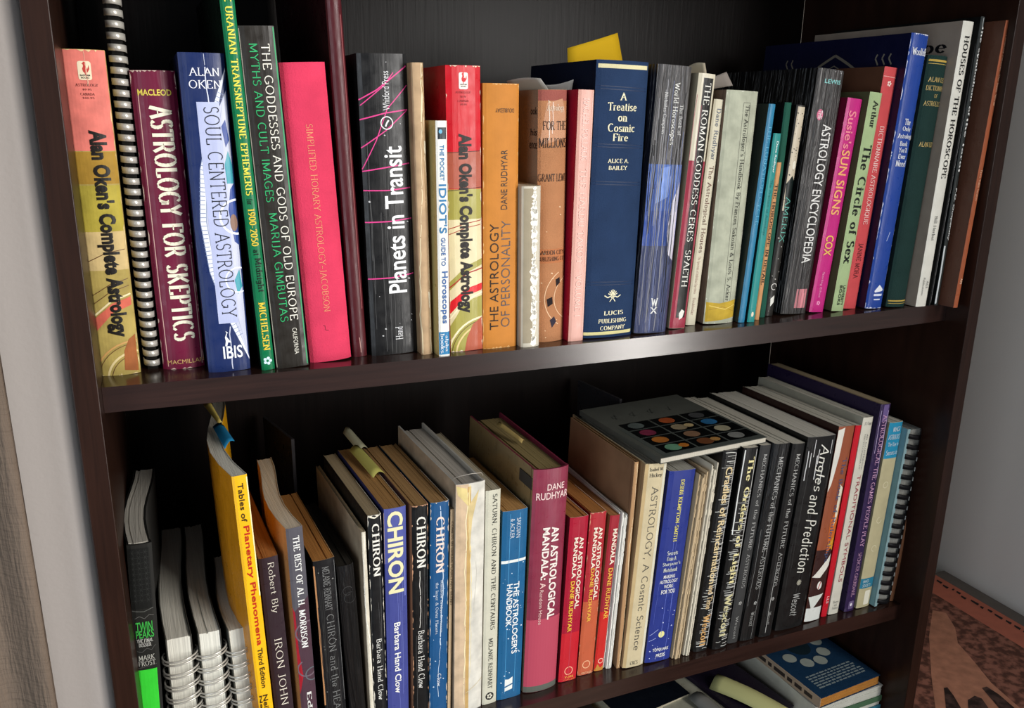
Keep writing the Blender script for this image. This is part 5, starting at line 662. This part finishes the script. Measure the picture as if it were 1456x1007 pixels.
# faint printed arch on the navy side cover of the royal blue book
for rt in roots:
    if rt['label'].startswith('royal blue'):
        wx = -rt.children[0].dimensions.x / 2; mb = MB(); sx = min(v.co.x for v in rt.children[0].data.vertices)
        for rr, th in ((.050, .0026), (.040, .0010)):
            P = [(.092 + s * (rr - rr * (k / 8) ** 1.7), .2625 - .016 - (.050 - rr) - rr * .75 * (1 - (k / 8))) for s in (-1,) for k in range(9)] + [(.092 + (rr - rr * (k / 8) ** 1.7), .2625 - .016 - (.050 - rr) - rr * .75 * (1 - (k / 8))) for k in range(8, -1, -1)]
            V, F = pline(P, th); mb.add([(sx - .00015, y, z) for y, z in V], F)
        for y in (.020, .028, .036, .150, .158):
            V, F = pline([(y, .2350), (y + .004, .2410), (y + .002, .2450)], .0016); mb.add([(sx - .00015, a_, b_) for a_, b_ in V], F)
        mb.build('cover_artwork', [mat('7c766a', 'ink')], rt)
# ------------------------------------------------------------------ slips, notes and loose pages tucked into books
def sheet(name, pts, m, label, cat, th=.0003, group=None):
    """pts: rows of 3d points (a small grid) -> thin curved sheet with thickness"""
    r, c = len(pts), len(pts[0]); V = []; F = []
    for row in pts: V += [tuple(p_) for p_ in row]
    o = len(V)
    for i in range(r):
        for j in range(c):
            a = Vector(pts[min(i + 1, r - 1)][j]) - Vector(pts[max(i - 1, 0)][j]); b_ = Vector(pts[i][min(j + 1, c - 1)]) - Vector(pts[i][max(j - 1, 0)])
            V.append(tuple(Vector(pts[i][j]) + a.cross(b_).normalized() * th))
    for i in range(r - 1):
        for j in range(c - 1):
            q = (i * c + j, i * c + j + 1, (i + 1) * c + j + 1, (i + 1) * c + j); F += [q, tuple(o + t for t in reversed(q))]
    bd = [(0, j) for j in range(c)] + [(i, c - 1) for i in range(1, r)] + [(r - 1, j) for j in range(c - 2, -1, -1)] + [(i, 0) for i in range(r - 2, 0, -1)]
    ix = [i * c + j for i, j in bd]
    for a, b_ in zip(ix, ix[1:] + ix[:1]): F.append((b_, a, a + o, b_ + o))
    ob = mesh(name, V, F, [m], None, None, True); return tag(ob, label, cat, group)
def lerp(a, b, t): return tuple(x + (y - x) * t for x, y in zip(a, b))
def quadsheet(name, tl, tr, br, bl, m, label, cat, n=6, bow=(0, 0, 0), th=.0003):
    P = []
    for i in range(n + 1):
        s = i / n; row = []
        for j in range(n + 1):
            t = j / n; p_ = lerp(lerp(tl, tr, t), lerp(bl, br, t), s); k = math.sin(math.pi * t) ; row.append(tuple(a + b_ * k for a, b_ in zip(p_, bow)))
        P.append(row)
    return sheet(name, P, m, label, cat, th)
quadsheet('paper_slip', (.386, .100, .2395), (.4345, .100, .254), (.442, .100, .226), (.387, .100, .224), mat('c8a018', 'flat'), 'yellow paper slip sticking up behind the navy gilt-lettered hardcover', 'bookmark', bow=(0, -.004, 0))
quadsheet('loose_page', (.332, .105, .2115), (.350, .075, .2130), (.358, .072, .202), (.340, .110, .202), mat('b8b6b0', 'flat'), 'pale curled loose page rising from the old brown cloth book', 'paper', bow=(0, 0, .0015))
quadsheet('folded_page', (.352, .085, .2085), (.374, .062, .2125), (.374, .066, .202), (.354, .090, .202), mat('a8a6a2', 'flat'), 'grey pointed page corner beside the curled loose page', 'paper', bow=(0, 0, -.002))
quadsheet('page_flap', (.492, .075, .226), (.499, .058, .229), (.5015, .056, .215), (.492, .078, .212), mat('c0b49c', 'flat'), 'beige cover corner folded up behind the white-on-black lettered spine', 'paper', bow=(0, 0, .002))
quadsheet('grey_note', (.515, .085, .214), (.542, .085, .224), (.5465, .080, .212), (.516, .090, .206), mat('8c847c', 'flat'), 'greyish paper edge standing out above the pale green cloth book', 'paper', bow=(0, .002, 0))
quadsheet('sticky_flag', (.0745, .139, -.0790), (.0835, .139, -.0790), (.0885, .100, -.0795), (.0800, .086, -.0800), mat('1f78a4', 'flat'), 'blue sticky flag lying on the page tops of the tall yellow book', 'sticky note', bow=(0, 0, .003))
quadsheet('yellow_flag', (.070, .182, -.0720), (.076, .180, -.0700), (.083, .146, -.0795), (.080, .144, -.0795), mat('d0b860', 'flat'), 'narrow pale yellow paper tab deep in the tall yellow book', 'sticky note', bow=(0, 0, .002))
quadsheet('sticky_note', (.197, .165, -.1290), (.2085, .169, -.1290), (.217, .110, -.1335), (.205, .104, -.1335), mat('a8a256', 'flat'), 'crumpled olive-yellow sticky note on top of the violet-blue book', 'sticky note', bow=(0, 0, .004))
quadsheet('torn_note', (.1985, .200, -.124), (.205, .204, -.120), (.215, .168, -.1300), (.205, .160, -.1300), mat('97947a', 'flat'), 'grey-green torn paper tag behind the olive-yellow sticky note', 'paper', bow=(0, 0, .003))
quadsheet('page_tab', (.3435, .150, -.1170), (.349, .152, -.1165), (.3565, .110, -.1215), (.352, .106, -.1220), mat('a89058', 'flat'), 'tan paper tab between the pages of the glossy rose-maroon hardcover', 'bookmark', bow=(0, 0, .002))
V, F = tube([(.262, .060, -.1270), (.268, .050, -.1195), (.278, .045, -.1165), (.288, .048, -.1185), (.292, .055, -.1245)], .0003, 5)
tag(mesh('thread', V, F, [mat('b8b0a4', 'flat')], None, None, True), 'thin pale thread looping over the battered white-jacketed hardcover', 'thread')

for (xa, ya), (xb, yb), zt, lb in (((.1300, .275), (.1475, .200), -.1232, 'thin dark board standing slantwise behind the grey flame-swirl paperback'), ((.4997, .275), (.5115, .195), -.1247, 'thin dark board standing behind the flat planet-tiled book')):
    mb = MB(); V = [(x + dx, y, z) for z in (-.3555, zt) for x, y in ((xa, ya), (xb, yb)) for dx in (0, .003)]
    mb.add(V, [(0, 1, 3, 2), (4, 6, 7, 5), (0, 4, 5, 1), (1, 5, 7, 3), (3, 7, 6, 2), (2, 6, 4, 0)])
    tag(mb.build('dark_board', [mat('2c2a2c', 'gloss')]), lb, 'board')
# ------------------------------------------------------------------ planet book lying across the row
Z0 = -.1312
pb = thing('planet_book', 'grey paperback with planet photo tiles lying flat across the lower row', 'book', (.4624, .0318, Z0), (0, 0, R_(3.6)))
bw, bd, bh = .1300, .148, .0060
mb = MB(); mb.box(0, bw, 0, bd, 0, .0005); mb.box(0, bw, 0, bd, bh - .0005, bh); mb.box(-.0005, 0, 0, bd, 0, bh); mb.build('cover', [mat('55564f', 'matte')], pb)
mb = MB(); mb.box(.0002, bw - .0008, .0006, bd - .001, .0006, bh - .0006); mb.build('page_block', [mat('c8c2b2', 'page')], pb)
mb = MB(); mb.box(.006, bw, .0005, .0515 + .03, bh, bh + .00015); mb.build('title_band', [mat('50544f', 'matte')], pb)
rows = 4; colsn = 3
pal = [['6a9a7a', 'c8782c'], ['7c4a2c', 'b8884c'], ['8a8a84', None], ['b06a2c', None], ['8c6a50', None], ['a8a084', None], ['7c2c44', None], ['9a8a6c', 'c0a878'], ['2c6a98', None], ['5a625e', None], ['a85028', None], ['4c4c4c', None]]
rnd = random.Random(4); q = 0
for r in range(rows):
    for c in range(colsn):
        x0 = .012 + c * .039; y0 = .008 + r * .0212; x1, y1 = x0 + .0365, y0 + .0192
        mb = MB(); mb.box(x0, x1, y0, y1, bh, bh + .0003); t = mb.build('photo_tile', [mat('0a0c0c', 'gloss')], pb)
        a, b2 = pal[q]; q += 1
        for s, (col, cx, rr) in enumerate(((a, .42, .0078), (b2, .76, .0048))):
            if not col: continue
            P, F = disc(x0 + .0365 * cx, (y0 + y1) / 2, rr * 1.15, rr, 20)
            mesh('planet', [(x, y, bh + .00045 + s * .0001) for x, y in P], F, [mat(col, 'worn')], None, t)
mb = MB()
for k, cx in enumerate((.022, .045, .068, .092)):
    V, F = disc(cx, .112, .0035, .0035, 12); 
    o_ = arc(cx, -.112, .0036, .0007, 20 + 40 * k, 300, 9)
    mb.add([(x, -y if y < 0 else y, bh + .0002) for x, y in o_[0]], o_[1])
    o2 = pline([(cx - .002, .106), (cx + .003, .119)], .0007); mb.add([(x, y, bh + .0002) for x, y in o2[0]], o2[1])
mb.build('zodiac_signs', [mat('3a3c38', 'ink')], pb)

# ------------------------------------------------------------------ things lying on the third shelf, just under the lower shelf
def lying(name, label, x, y, z, w, d, h, rz, cols, cat='book', page='c8b898', tilt=0, face=None):
    t = thing(name, label, cat, (x, y, z), (tilt, 0, R_(rz)), 'books lying on the third shelf')
    mb = MB(); mb.box(0, w, 0, d, 0, .0006); mb.box(0, w, 0, d, h - .0006, h); mb.build('cover', [mat(cols[0], 'gloss')], t)
    mb = MB(); mb.box(-.0006, 0, 0, d, 0, h); mb.build('spine', [mat(cols[1], 'matte')], t)
    n = max(2, int(h / .0014)); rn = random.Random(int(x * 1e4)); mb = MB()
    for k in range(n): mb.box(.0002, w - .0008 - rn.random() * .0006, .0006 + rn.random() * .0006, d - .001, .0007 + (h - .0014) * k / n, .0007 + (h - .0014) * (k + 1) / n)
    mb.build('page_block', [mat(page, 'matte')], t)
    return t
# supports below, then the visible layer on top
zs = -.5599
lying('lying_book', 'thick brown book at the bottom of the right-hand stack under the blue pocket book', .690, .060, zs, .098, .17, .050, 2, ('4a3a30', '5c4838'))
b2 = lying('lying_book', 'white booklet with teal and green stripes beneath the blue pocket book', .694, .030, zs + .0505, .104, .17, .040, 1, ('d4d2c8', 'd0ccbc'), page='c8c8bc')
mb = MB(); mb.box(.03, .1042, -.0008, .0002, .006, .013); mb.build('teal_stripe', [mat('3a7c90', 'matte')], b2)
mb = MB(); mb.box(.03, .1042, -.0008, .0002, .019, .026); mb.build('green_stripe', [mat('4c6c50', 'matte')], b2)
bb = lying('pocket_book', 'small blue paperback with a ring of pale discs, orange-brown page edge',   .6970, .0270, -.4690, .0965, .165, .0135, 4, ('1f3c58', 'b49c84'), page='b07838')
h_ = .0135
P = MB()
for k in range(9):
    a = R_(205 + k * 38); V, F = disc(.048 + .029 * math.cos(a), .086 + .034 * math.sin(a), .0085, .0085, 18)
    dsk = mesh('pale_disc', [(x, y, h_ + .0003) for x, y in V], F, [mat('a6aca2', 'matte')], None, bb)
V, F = disc(.048, .088, .016, .020, 20); mesh('dark_oval', [(x, y, h_ + .0002) for x, y in V], F, [mat('1c2c34', 'matte')], None, bb)
mb = MB(); rn = random.Random(8)
for k in range(6):
    x = .012
    while x < .082:
        l = rn.uniform(.003, .009); mb.add([(x, .034 - k * .0042, h_ + .0002), (x + l, .034 - k * .0042, h_ + .0002), (x + l, .0362 - k * .0042, h_ + .0002), (x, .0362 - k * .0042, h_ + .0002)], [(0, 1, 2, 3)]); x += l + .0015
mb.build('blurb_text', [mat('8c9898', 'ink')], bb)
mb = MB(); y = .012
rn = random.Random(9)
while y < .14:
    l = rn.uniform(.006, .02); mb.box(-.0009, -.0006, y, y + l, .004, .0090); y += l + .004
mb.build('spine_lettering', [mat('3c3430', 'ink')], bb)
lying('dark_binder', 'dark purple glossy book lying left of the blue pocket book', .622, .045, zs, .066, .21, .076, 10, ('1e1826', '241c2c'), page='3a3438')
lying('cream_edged_book', 'book with cream cover edge lying left of the dark purple book', .558, .060, zs, .060, .21, .070, 10, ('a8a694', 'b4b0a0'), page='c4bca4')
lying('navy_folder', 'navy-black folder with a cream edge, leftmost of the lying books', .488, .110, zs, .100, .15, .074, 8, ('0f141c', '9c9884'), page='b8b098')
lying('tan_lying_book', 'tan-edged book at the lower left under the shelf', .405, .120, zs, .070, .15, .066, 5, ('2a2420', '8c6c48'), page='b09468')
lying('plaster_box', 'grey-white small box at the lower left edge under the shelf', .335, .100, zs, .060, .12, .060, 3, ('8c8a84', '8c8a84'), cat='box', page='8c8a84')
P = []
for i in range(9):
    row = []
    for j in range(7):
        a, b_ = i / 8, j / 6; row.append((.612 + .028 * b_ + .040 * a, .120 - .085 * a + .012 * b_, -.4845 + .012 * math.sin(math.pi * b_) * (1 - a * .5) + .004 * math.sin(3 * a)))
    P.append(row)
nt_ = sheet('yellow_note', P, mat('c4c084', 'flat'), 'curled pale yellow note with faint handwriting on the lying books', 'paper', .0003)
P = []
for i in range(5):
    row = []
    for j in range(5):
        a, b_ = i / 4, j / 4; row.append((.578 + .024 * b_ + .01 * a, .115 - .05 * a, -.4880 + .010 * math.sin(math.pi * b_ * .8 + .4) - .004 * a))
    P.append(row)
sheet('grey_paper', P, mat('7c7a74', 'flat'), 'crumpled grey paper scrap left of the pale yellow note', 'paper', .0003)

# ------------------------------------------------------------------ left: curtains
def curtain(name, x0, x1, y, z0, z1, amp, wl, m, label, ph=0, th=.002):
    P = []; n = 80
    for i in range(25):
        z = z0 + (z1 - z0) * i / 24; row = []
        for j in range(n + 1):
            x = x0 + (x1 - x0) * j / n; row.append((x, y + amp * math.sin(x / wl * 6.2832 + ph + .5 * math.sin(z * 3)) + amp * .4 * math.sin(x / wl * 14 + z), z))
        P.append(row)
    return sheet(name, P, m, label, 'curtain', th)
curtain('sheer_curtain', -.42, -.0160, .012, -1.28, 1.1, .0045, .11, mat('a09a96', 'sheer'), 'smooth pale grey curtain hanging between the bookcase and the brown woven curtain', 1.0)
curtain('woven_curtain', -.50, -.0490, -.022, -1.28, 1.1, .009, .10, mat('6a5c50', 'fabric'), 'brown woven curtain at the far left edge of the picture', .4, .004)

# ------------------------------------------------------------------ right: low cabinet with a large sand hand-print board on it
cab = thing('low_cabinet', 'low dark grey cabinet against the right wall beside the bookcase', 'cabinet', (.835, -.62, -1.3))
mb = MB(); mb.box(0, .364, 0, .90, .745, .764); mb.build('cabinet_top', [mat('746c64', 'matte')], cab)
mb = MB(); mb.box(.005, .36, .01, .89, 0, .745); mb.build('cabinet_body', [mat('3c3834', 'matte')], cab)
pr = thing('sand_print', 'large reddish canvas print of a hand shape in speckled sand with coral border', 'picture', (.838, -.60, -.5359))
mb = MB(); mb.box(0, .317, 0, .86, 0, .012); mb.build('canvas_board', [mat('c47058', 'matte')], pr)
mb = MB(); mb.box(0, .268, 0, .86, .012, .0123); mb.build('speckled_ground', [mat('8a5a4a', 'sand')], pr)
hand= [(0.2271, 0.787), (0.2396, 0.774), (0.2199, 0.7413), (0.1915, 0.7125), (0.1801, 0.6827), (0.1577, 0.6324), (0.1479, 0.5851), (0.1332, 0.5464), (0.0864, 0.5038), (-0.0334, 0.5524), (0.049, 0.625), (0.0981, 0.675), (0.1674, 0.7401)]
hand = [(min(.268, max(.001, x)), min(.85, max(.01, y)), .0126) for x, y in hand]
slots= [[(0.0909, 0.6487), (0.0963, 0.6481), (0.0898, 0.6329), (0.0786, 0.613), (0.0372, 0.5724), (0.0239, 0.5777), (0.0614, 0.62)], [(0.0996, 0.6202), (0.115, 0.6227), (0.1186, 0.6154), (0.1108, 0.6001), (0.0685, 0.5597), (0.045, 0.5692), (0.0843, 0.6066)], [(0.1369, 0.6302), (0.1454, 0.6298), (0.1461, 0.6131), (0.1413, 0.5877), (0.1062, 0.5444), (0.0905, 0.5508), (0.1231, 0.5951)]]
for sl in slots: mesh('finger_gap', [(max(.001, x), max(.01, y), .0129) for x, y in sl], [tuple(range(len(sl)))], [mat('4a3630', 'sand')], None, pr)
mesh('hand_shape', hand, [tuple(range(len(hand)))], [mat('c08468', 'worn')], None, pr)
mb = MB(); rn = random.Random(3); y = .01
while y < .85:
    l = rn.uniform(.004, .016); x = .302 + rn.uniform(-.004, .004); mb.add([(x, y, .0123), (x + .006, y + .002, .0123), (x + .005, y + l, .0123), (x + .001, y + l * .8, .0123)], [(0, 1, 2, 3)]); y += l + .003
mb.build('dark_scribble_border', [mat('2c2422', 'matte')], pr)
